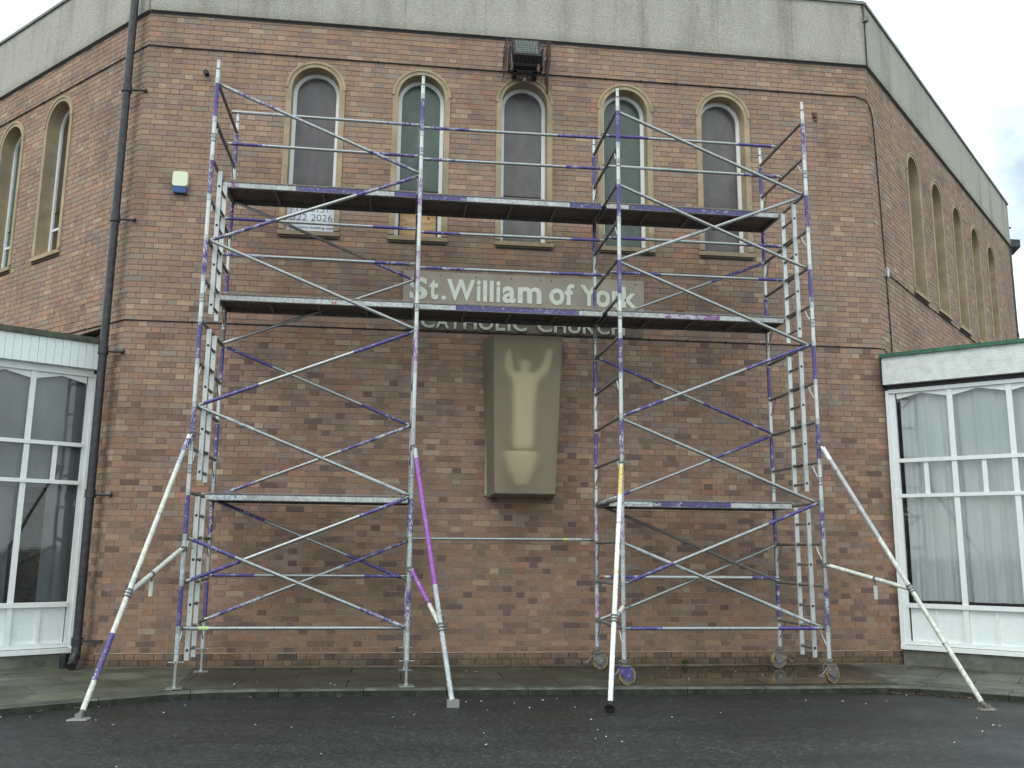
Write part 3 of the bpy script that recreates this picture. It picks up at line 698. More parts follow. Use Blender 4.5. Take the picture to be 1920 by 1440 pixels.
def annex_bays(W, s_start, n, sgn, par, frame, cur, zf):
    for i in range(n):
        a, b = sorted((s_start+sgn*BP*i, s_start+sgn*BP*(i+1)))
        lo, hi = a+.0, b-.0
        e = b if sgn > 0 else a
        # mullion between bays
        for z0, z1 in ((.401, .854), (.916, 2.384), (2.436, 2.884), (2.941, 3.899)):
            fr(W, e-.035, e+.035, z0, z1, -.042, .028, frame, 'mullion')
        ia, ib = a+.036, b-.036; mid = (ia+ib)/2
        fr(W, mid-.03, mid+.03, 2.436, 2.884, -.038, .022, frame, 'mullion')
        fr(W, mid-.018, mid+.018, .401, .854, -.028, .008, frame, 'mullion')
        # shaped head boards: two shallow sloping pieces meeting at a peak
        for p0, p1 in ((ia, mid), (ib, mid)):
            m = MB(); vs = []
            for o in (.012, -.02): vs += [W(p0, o, 3.808), W(p1, o, 3.882), W(p1, o, 3.899), W(p0, o, 3.899)]
            m.add(vs, [(0, 1, 2, 3), (4, 7, 6, 5), (0, 4, 5, 1), (1, 5, 6, 2), (2, 6, 7, 3), (3, 7, 4, 0)], 'white_paint'); m.build('head_board', frame)
        for p0, p1 in ((ia, mid-.018), (mid+.018, ib)):
            m = MB(); m.box((p0, -.03, .401), (p1, -.012, .854), 'panel_white', W); m.build('lower_panel', frame)
        for p0, p1, z0, z1 in ((ia, ib, 2.941, 3.885), (ia, mid-.03, 2.436, 2.884), (mid+.03, ib, 2.436, 2.884), (ia, ib, .916, 2.384)):
            m = MB(); m.box((p0, -.022, z0), (p1, -.016, z1), 'clear_glass', W); m.build('pane', frame)
annex_bays(WA, .11, NB, 1, ra, wfo, None, 0)
def curtain(W, s0, s1, z0, z1, off, amp, mt, name, seed, dens=46):
    rnd = random.Random(seed); m = MB(); n = int((s1-s0)*dens); k = 7; vs = []
    ph = [rnd.uniform(0, 6.28) for _ in range(6)]
    for j in range(k):
        z = z1+(z0-z1)*j/(k-1); fl = .45+.55*j/(k-1)
        for i in range(n+1):
            s = s0+(s1-s0)*i/n
            o = off+amp*fl*(math.sin(s*31+ph[0]+.4*math.sin(z*1.3+ph[3]))+.6*math.sin(s*57+ph[1]+z*.35)+.5*math.sin(s*13+ph[2]))+.01*math.sin(z*2+s*5)
            vs.append(W(s, o, z))
    m.add(vs, [(j*(n+1)+i, j*(n+1)+i+1, (j+1)*(n+1)+i+1, (j+1)*(n+1)+i) for j in range(k-1) for i in range(n)], mt, True)
    return m.build(name)
for i in range(NB):
    s = .11+BP*i
    child(curtain(WA, s+(.05 if i == 0 else -.01), s+BP-.005, .95, 3.9, -.15, .034, 'net_curtain', 'net_curtain', 10+i), ra)
def room(W, s0, s1, par, dep=2.2, z1=4.0):
    m = MB(); m.box((s0, -dep-.05, .2), (s1, -dep, z1), 'inside_wall', W); m.box((s0, -dep, .2), (s1, -.06, .25), 'dark_inside', W); m.box((s0, -dep, z1-.04), (s1, -.06, z1), 'inside_wall', W)
    m.box((s0-.02, -dep, .2), (s0, -.06, z1), 'inside_wall', W); m.box((s1, -dep, .2), (s1+.02, -.06, z1), 'inside_wall', W)
    return child(m.build('room_lining'), par)
room(WA, .05, Lr-.05, ra)
# --- left annex
la = thing('flat_roofed_annexe', 'white annexe with boarded fascia and dark coping, left of the black downpipe', 'annexe', loc=(-4, 1, 0))
NL = 6; Ll = -(.10+BP*NL+.04)
x = 0; i = 0
while x > Ll+.01:
    x2 = max(x-.098, Ll); m = MB(); m.box((x2+.003, .02+random.uniform(-.001, .001), 3.955), (x-.0005, .145+random.uniform(-.002, .002), 4.305), 'panel_white', wB); child(m.build('fascia_board'), la); x = x2
m = MB(); m.box((Ll, -.3, 3.96), (0, .018, 4.30), 'white_paint', wB); child(m.build('fascia_backing'), la)
m = MB(); m.box((Ll-.05, -.34, 4.306), (.0, .175, 4.385), 'grey_coping', wB); child(m.build('roof_coping'), la)
m = MB(); m.add([wB(0, -.3, 4.39), wB(Ll, -.3, 4.39), WL(8, 0, 4.39), WL(.45, 0, 4.39)], [(3, 2, 1, 0)], 'felt_roof')
m.add([wB(0, -.2, 4.386), wB(-.35, -.05, 4.386), WL(.42, .005, 4.56), WL(1.1, .005, 4.40)], [(0, 1, 3, 2)], 'grey_coping'); child(m.build('roof'), la)
m = MB(); m.box((Ll, -.15, .02), (.02, .035, .232), 'concrete', wB); child(m.build('plinth'), la)
m = MB(); m.box((Ll-.2, -4, .02), (Ll, .02, 4.38), 'roughcast_white', wB); child(m.build('end_wall'), la)
wl_ = MB(); wl_.box((-.045, -.06, .24), (.0, .045, 3.90), 'white_paint', wB); wlo = child(wl_.build('window_frame'), la)
fr(wB, -.105, -.045, .31, 3.86, -.05, .02, wlo, 'jamb'); fr(wB, Ll, -.046, 3.86, 3.953, -.05, .046, wlo, 'head')
fr(wB, Ll, .0, .234, .295, -.06, .075, wlo, 'cill'); fr(wB, Ll, -.0455, .303, .36, -.045, .035, wlo, 'bottom_rail')
fr(wB, Ll, -.106, 2.90, 2.95, -.045, .045, wlo, 'transom'); fr(wB, Ll, -.106, 2.395, 2.445, -.045, .045, wlo, 'transom'); fr(wB, Ll, -.106, .815, .875, -.045, .05, wlo, 'transom')
BPL = .692
BP = BPL
def annex_bays_l():
    for i in range(NL):
        b = -.085-BPL*i; a = b-BPL
        for z0, z1 in ((.361, .814), (.876, 2.394), (2.446, 2.899), (2.951, 3.859)): fr(wB, a-.032, a+.032, z0, z1, -.042, .028, wlo, 'mullion')
        ia, ib = a+.033, b-.033; mid = (ia+ib)/2
        fr(wB, mid-.026, mid+.026, 2.446, 2.899, -.038, .022, wlo, 'mullion'); fr(wB, mid-.02, mid+.02, .361, .814, -.028, .01, wlo, 'mullion')
        for p0, p1 in ((ia, mid), (ib, mid)):
            m = MB(); vs = []
            for o in (.012, -.02): vs += [wB(p0, o, 3.765), wB(p1, o, 3.835), wB(p1, o, 3.859), wB(p0, o, 3.859)]
            m.add(vs, [(0, 1, 2, 3), (4, 7, 6, 5), (0, 4, 5, 1), (1, 5, 6, 2), (2, 6, 7, 3), (3, 7, 4, 0)], 'white_paint'); m.build('head_board', wlo)
        for p0, p1 in ((ia, mid-.02), (mid+.02, ib)):
            m = MB(); m.box((p0, -.03, .361), (p1, -.012, .814), 'panel_white', wB); m.build('lower_panel', wlo)
        for p0, p1, z0, z1 in ((ia, ib, 2.951, 3.84), (ia, mid-.026, 2.446, 2.899), (mid+.026, ib, 2.446, 2.899), (ia, ib, .876, 2.394)):
            m = MB(); m.box((p0, -.022, z0), (p1, -.016, z1), 'clear_glass', wB); m.build('pane', wlo)
annex_bays_l()
child(curtain(wB, -.45, -.03, .85, 2.6, -.16, .006, 'grey_blind', 'curtain', 31, 30), la)
child(curtain(wB, Ll+.1, -.82, .85, 2.6, -.20, .01, 'grey_blind', 'curtain', 32, 30), la)
child(curtain(wB, Ll+.1, -.03, 2.35, 3.9, -.12, .005, 'grey_blind', 'blind', 33, 30), la)
room(wB, Ll+.05, -.06, la)

# ------------------------------------------------------------------ church name sign
def glyph(ch, x0, x1, z0, z1, y, mt, depth=.012, bold=.022):
    cu = bpy.data.curves.new('letter', 'FONT'); cu.body = ch; cu.size = 1; cu.offset = bold; cu.extrude = .5; cu.resolution_u = 6
    t = bpy.data.objects.new('letter', cu); col.objects.link(t)
    bpy.context.view_layer.update()
    me = bpy.data.meshes.new_from_object(t.evaluated_get(bpy.context.evaluated_depsgraph_get()))
    bpy.data.objects.remove(t)
    xs = [v.co.x for v in me.vertices]; ys = [v.co.y for v in me.vertices]; zs = [v.co.z for v in me.vertices]
    ax, bx, ay, by, az, bz = min(xs), max(xs), min(ys), max(ys), min(zs), max(zs)
    for v in me.vertices:
        u = (v.co.x-ax)/(bx-ax); q = (v.co.y-ay)/(by-ay); d = (v.co.z-az)/(bz-az)
        v.co = (x0+u*(x1-x0), y-d*depth, z0+q*(z1-z0))
    me.materials.clear(); me.materials.append(MATS[mt])
    o = bpy.data.objects.new('letter', me); col.objects.link(o); return o
sign = thing('church_name_sign', 'long brown wall sign reading St. William of York Catholic Church in cream letters', 'sign', loc=(4.05, 1.78, 4.9))
m = MB(); m.box((2.335, 1.766, 4.775), (5.80, 1.782, 5.455), 'sign_board'); sb = child(m.build('sign_board'), sign)
m = MB(); m.box((2.335, 1.7665, 4.745), (5.80, 1.784, 4.774), 'sign_edge'); child(m.build('board_bottom_edge'), sign)
m = MB(); m.box((2.40, 1.779, 4.615), (5.78, 1.789, 4.744), 'sign_board_shade'); child(m.build('lower_board'), sign)
m = MB()
for sx in (2.86, 3.36, 3.86, 4.28, 4.44, 5.06, 5.68): m.tube((sx, 1.762, 5.40), (sx, 1.768, 5.40), .010, 'rubber_black', 8)
child(m.build('screws'), sign)
Y1 = 1.765; B, CH, XH = 5.045, 5.355, 5.285
for ch, x0, x1, z0, z1 in [('S', 2.424, 2.675, B-.008, CH+.008), ('t', 2.699, 2.826, B, 5.345), ('.', 2.871, 2.938, B, B+.062), ('W', 2.948, 3.343, B, CH), ('i', 3.370, 3.424, B, CH), ('l', 3.460, 3.515, B, CH), ('l', 3.554, 3.609, B, CH), ('i', 3.649, 3.704, B, CH), ('a', 3.736, 3.925, B-.005, XH), ('m', 3.955, 4.295, B, XH), ('o', 4.411, 4.628, B-.006, XH), ('f', 4.633, 4.775, B, CH+.005), ('Y', 4.86, 5.115, B, CH), ('o', 5.085, 5.296, B-.006, XH), ('r', 5.325, 5.45, B, XH), ('k', 5.468, 5.69, B, CH)]:
    child(glyph(ch, x0, x1, z0, z1, Y1, 'letter_cream', bold=.028 if ch not in '.' else 0), sign)
B2 = 4.635
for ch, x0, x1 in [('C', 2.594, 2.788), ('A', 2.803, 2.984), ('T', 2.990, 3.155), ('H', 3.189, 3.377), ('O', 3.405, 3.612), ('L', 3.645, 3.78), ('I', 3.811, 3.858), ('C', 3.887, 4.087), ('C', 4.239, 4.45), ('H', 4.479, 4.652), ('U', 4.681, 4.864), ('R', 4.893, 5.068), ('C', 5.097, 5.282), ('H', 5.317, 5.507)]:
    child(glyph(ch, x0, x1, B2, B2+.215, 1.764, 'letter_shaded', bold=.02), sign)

# telephone notice standing in the first front window
nb = thing('telephone_notice', 'white telephone notice with thin dark lettering in the lower pane of the leftmost front window', 'notice', loc=(1.02, 1.97, 6.04))
m = MB(); m.box((.72, 1.962, 6.035), (1.352, 1.972, 6.55), 'notice_white'); nbo = child(m.build('notice_board'), nb)
def textline(txt, x0, x1, z0, z1, y, par, mt='notice_ink', bold=0): child(glyph(txt, x0, x1, z0, z1, y, mt, .003, bold), par)
for t_, a, b_, z0, z1 in (('Tel 0151', .765, 1.23, 6.315, 6.412), ('522 2026', .725, 1.30, 6.185, 6.28)):
    o = glyph(t_, a, b_, z0, z1, 1.961, 'notice_ink', .003, -.018); o.name = 'lettering'; child(o, nb)
o = glyph('www. building .com', .83, 1.33, 6.06, 6.10, 1.961, 'notice_ink', .003, 0); o.name = 'lettering'; child(o, nb)

# ------------------------------------------------------------------ statue case
case = thing('statue_case', 'tall tapering frosted display case on the wall below the sign with a pale figure inside', 'display case', loc=(4.05, 1.78, 2.33))
FT, FB, ZTc, ZBc = (3.573, 4.512), (3.615, 4.411), 4.463, 2.335
BT, BB = (3.47, 4.60), (3.56, 4.475)
def c_pt(back, right, top):
    if back: x = (BT if top else BB)[1 if right else 0]; return (x, 1.772, 4.50 if top else 2.30)
    x = (FT if top else FB)[1 if right else 0]; return (x, 1.30, ZTc if top else ZBc)
def sheet_(pts, mt, name, th=.006):
    a, b, c, d = [Vector(p) for p in pts]; n = (b-a).cross(d-a).normalized()*th; m = MB()
    m.add([a, b, c, d, a+n, b+n, c+n, d+n], [(0, 3, 2, 1), (4, 5, 6, 7), (0, 1, 5, 4), (1, 2, 6, 5), (2, 3, 7, 6), (3, 0, 4, 7)], mt); return child(m.build(name), case)
f00, f10, f11, f01 = c_pt(0, 0, 0), c_pt(0, 1, 0), c_pt(0, 1, 1), c_pt(0, 0, 1)
b00, b10, b11, b01 = c_pt(1, 0, 0), c_pt(1, 1, 0), c_pt(1, 1, 1), c_pt(1, 0, 1)
sheet_([f00, f10, f11, f01], 'frosted_sheet', 'front_sheet')
sheet_([b00, f00, f01, b01], 'frosted_sheet', 'side_sheet'); sheet_([f10, b10, b11, f11], 'frosted_sheet', 'side_sheet')
sheet_([b10, b00, b01, b11], 'case_board', 'back_board', -.004); sheet_([b00, b10, f10, f00], 'case_frame', 'base_board', .012)
sheet_([f01, f11, b11, b01], 'frosted_sheet', 'top_sheet', .004)
m = MB()
for p, q in ((b00, b01), (b10, b11), (f00, f01), (f10, f11), (f00, f10), (f01, f11)): m.path([p, q], .008, 'case_frame', 4)
m.box((3.52, 1.755, 2.32), (3.60, 1.78, 4.46), 'case_board'); child(m.build('corner_beads'), case)
# figure: one continuous robed body, arms raised
fb = bpy.data.meshes.new('figure')
V = [(4.02, 1.56, 2.90), (4.02, 1.56, 3.15), (4.02, 1.56, 3.42), (4.03, 1.56, 3.70), (4.035, 1.56, 3.92), (4.035, 1.56, 4.02), (4.035, 1.54, 4.11), (4.035, 1.53, 4.19),
     (3.90, 1.56, 3.93), (3.80, 1.52, 4.00), (3.795, 1.46, 4.15), (3.80, 1.42, 4.30), (4.17, 1.56, 3.93), (4.29, 1.50, 4.00), (4.335, 1.42, 4.15), (4.36, 1.36, 4.31)]
Ed = [(0, 1), (1, 2), (2, 3), (3, 4), (4, 5), (5, 6), (6, 7), (4, 8), (8, 9), (9, 10), (10, 11), (4, 12), (12, 13), (13, 14), (14, 15)]
Rr = [.175, .165, .17, .195, .165, .06, .09, .07, .11, .10, .07, .04, .11, .10, .07, .04]
fb.from_pydata(V, Ed, []); fo = bpy.data.objects.new('figure', fb); col.objects.link(fo)
sk = fo.modifiers.new('skin', 'SKIN')
for v, r in zip(fb.skin_vertices[0].data if fb.skin_vertices else [], Rr): v.radius = (r, r*.8)
if not fb.skin_vertices:
    bpy.context.view_layer.update()
for i, r in enumerate(Rr):
    if fb.skin_vertices: fb.skin_vertices[0].data[i].radius = (r, r*.8)
fo.modifiers.new('sub', 'SUBSURF').levels = 2; fo.modifiers['sub'].render_levels = 2; fb.materials.append(MATS['statue_cream'])
stat = tag(fo, 'pale robed statue with both arms raised inside the frosted case', 'statue')
m = MB(); r0 = .25
ringz = [(2.90, .25), (2.86, .255), (2.81, .24), (2.62, .17), (2.47, .08)]
for (za, ra_), (zb, rb_) in zip(ringz, ringz[1:]): m.tube((4.0, 1.57, za), (4.0, 1.57, zb), ra_, 'statue_cream', 20, rb_)
o = m.build('corbel'); o.scale = (1, .72, 1); o.location = (0, 1.57*.28, 0); child(o, case)

# ------------------------------------------------------------------ wall fittings
al = thing('alarm_box', 'cream and blue burglar alarm box on the bricks left of the windows', 'alarm box', loc=(-.775, 1.8, 6.56))
def rounded_slab(x0, x1, z0, z1, y0, y1, mt, name, par, r=.03, topr=True):
    m = MB(); P = []
    for cx, cz, a0 in ((x1-r, z0+r, -90), (x1-r, z1-r, 0), (x0+r, z1-r, 90), (x0+r, z0+r, 180)):
        for k in range(5): a = R_(a0+22.5*k); P.append((cx+r*math.cos(a), cz+r*math.sin(a)))
    k = len(P); m.add([(x, y0, z) for x, z in P]+[(x, y1, z) for x, z in P], [tuple(range(k)), tuple(range(k, 2*k))[::-1]]+[(i, k+i, k+(i+1) % k, (i+1) % k) for i in range(k)], mt); return child(m.build(name), par)
rounded_slab(-.877, -.676, 6.505, 6.715, 1.72, 1.80, 'alarm_cream', 'cover', al, .035); rounded_slab(-.868, -.685, 6.41, 6.515, 1.725, 1.80, 'alarm_blue', 'lower_lens', al, .02)
m = MB(); m.box((-.72, 1.735, 6.395), (-.685, 1.80, 6.412), 'rubber_black'); child(m.build('fixing_foot'), al)
def fitting(x, z, label, kind):
    m = MB()
    if kind: m.tube((x, 1.80, z+.03), (x, 1.70, z+.02), .035, 'rubber_black', 10); m.tube((x, 1.70, z+.02), (x+.03, 1.66, z-.04), .03, 'rubber_black', 10, .02)
    else: m.box((x-.045, 1.775, z-.03), (x+.02, 1.80, z+.05), 'rust'); m.box((x-.02, 1.785, z-.09), (x+.03, 1.80, z-.031), 'rust')
    return tag(m.build('wall_fitting'), label, 'wall fitting')
fitting(-.536, 8.20, 'small black fitting on the bricks beside the top left scaffold pole', True)
fitting(8.576, 8.25, 'small rusty iron stub on the bricks beside the top right scaffold pole', False)
# floodlight in wire cage
fl = thing('floodlight', 'caged black floodlight above the middle arched window', 'floodlight', loc=(4.03, 1.8, 8.9))
Tm = Matrix.Translation((4.01, 1.42, 8.80)) @ Matrix.Rotation(R_(-24), 4, 'X')
def T(x, y, z): return Tm @ Vector((x, y, z))
m = MB(); m.box((-.20, -.01, -.175), (.20, .13, .175), 'lamp_body', T)
m.add([T(-.19, .13, -.16), T(.19, .13, -.16), T(.19, .13, .16), T(-.19, .13, .16), T(-.11, .22, -.09), T(.11, .22, -.09), T(.11, .22, .09), T(-.11, .22, .09)], [(4, 5, 6, 7), (0, 1, 5, 4), (1, 2, 6, 5), (2, 3, 7, 6), (3, 0, 4, 7)], 'lamp_body')
child(m.build('housing'), fl)
m = MB(); m.box((-.17, -.018, -.145), (.17, -.011, .145), 'lamp_glass', T); child(m.build('lens'), fl)
m = MB()
for i in range(9): m.path([T(-.165+.33*i/8, -.03, -.15), T(-.165+.33*i/8, -.03, .15)], .0022, 'cage_wire', 4)
for i in range(6): m.path([T(-.17, -.03, -.14+.28*i/5), T(.17, -.03, -.14+.28*i/5)], .0022, 'cage_wire', 4)
child(m.build('lens_guard'), fl)
m = MB(); m.box((-.25, -.02, -.02), (-.225, .2, .02), 'lamp_body', T); m.box((.225, -.02, -.02), (.25, .2, .02), 'lamp_body', T)
m.box((3.78, 1.60, 8.50), (4.26, 1.64, 8.535), 'lamp_body'); m.box((3.84, 1.6, 8.48), (3.90, 1.8, 8.57), 'lamp_body'); m.box((4.14, 1.6, 8.48), (4.20, 1.8, 8.57), 'lamp_body')
m.box((3.76, 1.42, 8.51), (3.785, 1.64, 8.80), 'lamp_body'); m.box((4.235, 1.42, 8.51), (4.26, 1.64, 8.80), 'lamp_body'); m.box((3.84, 1.47, 8.56), (4.18, 1.64, 8.66), 'lamp_body'); child(m.build('bracket'), fl)
m = MB(); c0, c1, z0, z1, y0 = 3.70, 4.33, 8.46, 8.86, 1.20
for i in range(12):
    x = c0+(c1-c0)*i/11; m.path([(x, 1.79, z0), (x, y0+.1, z0), (x, y0, z0+.10), (x, y0, z1-.08), (x, y0+.1, z1), (x, 1.76, z1)], .0028 if 0 < i < 11 else .006, 'cage_wire', 4)
for i in range(9):
    z = z0+.10+(z1-z0-.18)*i/8; m.path([(c0, 1.76, z), (c0, y0, z), (c1, y0, z), (c1, 1.76, z)], .0028, 'cage_wire', 4)
for y in (1.32, 1.45, 1.6):
    for x in (c0, c1): m.path([(x, y, z0), (x, y, z1)], .0028, 'cage_wire', 4)
    m.path([(c0, y, z1), (c1, y, z1)], .0028, 'cage_wire', 4); m.path([(c0, y, z0), (c1, y, z0)], .0028, 'cage_wire', 4)
child(m.build('wire_cage'), fl)
m = MB(); m.box((4.36, 1.76, 8.3), (4.39, 1.80, 9.12), 'rust'); m.tube((4.02, 1.72, 8.50), (4.02, 1.72, 8.60), .02, 'aluminium'); m.tube((4.02, 1.72, 8.42), (4.02, 1.72, 8.50), .04, 'aluminium'); child(m.build('conduit'), fl)

# ------------------------------------------------------------------ scaffold
FX = [0.0, 2.503, 5.0, 7.50]; FY = [0.0, .035, -.005, -.003]; FW = 1.434
def zk(k): return .70+.5*k
PU, PW, PF, MG = 'purple', 'purple_worn', 'purple_faint', 'magenta_worn'
AL, AB = 'aluminium', 'aluminium_bright'
LEGR, TR = .0252, .0210
BASE_Z = .35
def joint_z(k): return zk(k)+.26
def leg(par, x, y, cols, base, name='standard', nb='aluminium_bright'):
    m = MB(); m.tube((x, y, BASE_Z), (x, y, zk(0)), LEGR, 'grey_tube' if base == 'g' else AL, 14)
    for k in range(13):
        c = cols[k]; z0, z1 = zk(k), zk(k+1)
        m.tube((x, y, z0), (x, y, z1), LEGR+(.0007 if c not in (AL, AB) else 0), c, 14)
    m.tube((x, y, zk(13)), (x, y, zk(13)+.15), LEGR, AB, 14)
    for k in range(14): m.tube((x, y, zk(k)-.035), (x, y, zk(k)+.035), LEGR+.0035, AL, 14)
    for k in (3, 7, 11):
        z = joint_z(k); m.tube((x, y, z-.05), (x, y, z+.05), LEGR+.003, AL, 14)
        for zz in (z-.045, z, z+.045): m.tube((x, y, zz-.004), (x, y, zz+.004), LEGR+.0055, 'dark_clip', 14)
        m.tube((x-.004, y-LEGR-.006, z+.02), (x-.004, y, z+.02), .007, 'rubber_black', 6)
    m.tube((x, y, zk(13)+.15), (x, y, zk(13)+.165), LEGR+.003, 'dark_clip', 14)
    m.tube((x, y, zk(13)+.165), (x, y, zk(13)+.275), LEGR-.0045, AB, 14)
    m.tube((x, y-LEGR-.002, zk(13)+.25), (x, y, zk(13)+.25), .006, 'rubber_black', 6); m.tube((x, y-LEGR-.002, zk(13)+.12), (x, y, zk(13)+.12), .006, 'rubber_black', 6)
    o = m.build(name); o.parent = par; return o
def alt(a, b, start=0, spec=None):
    c = [a if (k+start) % 2 == 0 else b for k in range(13)]
    for k, v in (spec or {}).items(): c[k] = v
    return c
def clampring(m, p, r=.034, mt='dark_clip'):
    m.tube(Vector(p)-Vector((0, 0, .028)), Vector(p)+Vector((0, 0, .028)), r, mt, 12)
class Tower:
    pass
def frame(tw, i, near, far, base):
    x, y = FX[i], FY[i]
    f = bpy.data.objects.new('end_frame', MB_empty()); col.objects.link(f); child(f, tw)
    leg(f, x, y, near, base); leg(f, x, y+FW, far, base)
    for k in range(14):
        m = MB(); m.tube((x, y+LEGR-.004, zk(k)), (x, y+FW-LEGR+.004, zk(k)), TR, 'dirty_alu', 12)
        for yy in (y+.03, y+FW-.03): m.tube((x, yy-.012, zk(k)), (x, yy+.012, zk(k)), TR+.004, AL, 12)
        o = m.build('rung'); o.parent = f
    for k in range(0, 13, 2):
        for yy, sg in ((y, 1), (y+FW, -1)):
            m = MB()
            a = Vector((x, yy+sg*.20, zk(k)-.015)); b = Vector((x, yy+sg*.03, zk(k)-.22))
            m.path([a, a.lerp(b, .35)+Vector((0, sg*.012, -.01)), b], .0075, AB if sg > 0 else 'dirty_alu', 6)
            o = m.build('frame_stay'); o.parent = f
    return f
def MB_empty():
    """first rung clamp plate: the frame's own small identity plate near its foot"""
    m = bpy.data.meshes.new('end_frame'); return m
def jack(tw, x, y):
    m = MB(); m.tube((x, y, ZB+.008), (x, y, BASE_Z+.02), .0185, AL, 12)
    o = child(m.build('adjustable_leg'), tw)
    m2 = MB(); m2.tube((x, y, BASE_Z-.012), (x, y, BASE_Z+.014), .036, AL, 12); m2.path([(x-.085, y, BASE_Z), (x+.085, y, BASE_Z)], .008, AL, 6); m2.path([(x, y-.085, BASE_Z), (x, y+.085, BASE_Z)], .008, AL, 6); c = m2.build('adjusting_nut'); c.parent = o
    m3 = MB(); a = R_(8)
    def T3(u, v, z): return Vector((x+u*math.cos(a)-v*math.sin(a), y+u*math.sin(a)+v*math.cos(a), z))
    m3.box((-.085, -.085, ZB+.001), (.085, .085, ZB+.009), AL, T3); m3.tube((x, y, ZB+.009), (x, y, ZB+.03), .026, AL, 10); c = m3.build('base_plate'); c.parent = o
def castor(tw, x, y, rot, plate):
    a = R_(rot); wz = ZB+.105
    def T4(u, v, z): return Vector((x+u*math.cos(a)-v*math.sin(a), y+u*math.sin(a)+v*math.cos(a), z))
    m = MB(); m.tube((x, y, wz+.115), (x, y, BASE_Z+.02), .020, 'dirty_alu', 12); m.tube((x, y, BASE_Z-.03), (x, y, BASE_Z+.01), .038, 'dirty_alu', 12); m.path([T4(-.07, 0, BASE_Z-.01), T4(.07, 0, BASE_Z-.01)], .009, 'dirty_alu', 6)
    m.box((-.055, -.055, wz+.10), (.055, .055, wz+.118), 'dirty_alu', T4)
    cx = .035
    for s in (-1, 1):
        v0 = .032*s; v1 = .040*s
        P = [(-.07, wz+.10), (.085, wz+.10), (.095, wz+.03), (cx+.035, wz-.035), (cx-.03, wz-.035), (-.07, wz+.02)]
        k = 6; m.add([T4(u, min(v0, v1), z) for u, z in P]+[T4(u, max(v0, v1), z) for u, z in P], [tuple(range(k)), tuple(range(k, 2*k))[::-1]]+[(i, k+i, k+(i+1) % k, (i+1) % k) for i in range(k)], plate)
    m.tube(T4(cx, -.048, wz), T4(cx, .048, wz), .012, AL, 8)
    m.path([T4(-.04, 0, wz+.08), T4(-.10, 0, wz+.02), T4(-.15, 0, wz-.01)], .012, 'dirty_alu', 6); m.box((-.185, -.03, wz-.025), (-.13, .03, wz-.005), 'dirty_alu', T4)
    o = child(m.build('castor'), tw)
    m = MB(); m.tube(T4(cx, -.024, wz), T4(cx, .024, wz), .105, 'wheel_yellow', 28); m.tube(T4(cx, -.027, wz), T4(cx, .027, wz), .090, 'dark_clip', 24); c = m.build('wheel'); c.parent = o
def hook(m, p, d, side=1):
    """claw gripping a rung at p, tube arriving along d (unit, from the rung outwards)"""
    p, d = Vector(p), Vector(d).normalized(); up = Vector((0, 0, 1)); r = .030
    pts = []
    for i in range(8):
        a = R_(-50+i*34); pts.append(p+d*math.cos(a)*r+up*math.sin(a)*r)
    m.path(pts, .0095, 'dark_clip', 6)
    m.tube(p+d*.028+up*.004, p+d*.085, .016, AL, 10, TR)
def member(tw, i, ki, j, kj, y, segs, base=AL, name='brace', r=TR, dz=0, tape=None):
    a = Vector((FX[i], FY[i]+y, zk(ki)+dz)); b = Vector((FX[j], FY[j]+y, zk(kj)+dz)); d = (b-a).normalized()
    m = MB(); m.segtube(a+d*.08, b-d*.08, r, segs, base, 12); hook(m, a, d); hook(m, b, -d)
    if tape: q0 = a.lerp(b, tape[0]); q1 = a.lerp(b, tape[1]); m.tube(q0, q1, r+.0016, tape[2], 12)
    o = m.build(name)
    if tw: child(o, tw)
    return o
LT = thing('scaffold_tower', 'left aluminium scaffold tower with base plates, standing nearest the black downpipe', 'scaffold tower', 'aluminium scaffold towers in front of the church', loc=(0, 0, ZB))
RT = thing('scaffold_tower', 'right aluminium scaffold tower on yellow castors, nearest the net curtained annexe', 'scaffold tower', 'aluminium scaffold towers in front of the church', loc=(5, 0, ZB))
n1 = [PU, 'grey_tube', PU, AB, PW, AB, PU, AB, PW, AB, PW, AB, PU]
f1_ = [PU, AL, PW, AL, PU, AB, PU, 'dirty_alu', PU, AB, PU, AB, PU]
n2 = [PW, 'grey_tube', PW, AL, PF, AB, MG, AB, MG, AB, MG, AB, PU]
f2_ = [MG, AL, MG, AL, MG, AB, MG, AB, MG, 'dirty_alu', PU, 'dirty_alu', PU]
n3 = [PF, 'grey_tube', MG, AL, PW, AB, PU, AB, PU, AB, PU, AB, PU]
f3_ = [MG, AL, MG, AB, PU, AB, PU, AL, PU, AB, PU, AB, PU]
n4 = [PW, AL, PW, AB, PU, AB, PU, AB, PU, AB, PU, AB, PW]
f4_ = [PU, AL, PU, AB, PU, AB, PU, AL, PU, AB, PU, AB, PU]
frame(LT, 0, n1, f1_, 'g'); frame(LT, 1, n2, f2_, 'g'); frame(RT, 2, n3, f3_, 'g'); frame(RT, 3, n4, f4_, 'g')
for i in (0, 1):
    for yy in (0, FW): jack(LT, FX[i], FY[i]+yy)
castor(RT, FX[2], FY[2], 12, 'purple'); castor(RT, FX[2], FY[2]+FW, 10, 'dirty_alu'); castor(RT, FX[3], FY[3], 25, 'dirty_alu'); castor(RT, FX[3]+.0, FY[3]+FW, 190, 'dirty_alu')
YN, YN2 = .065, .125; YF, YF2 = FW-.065, FW-.125
e = lambda *a: list(a)
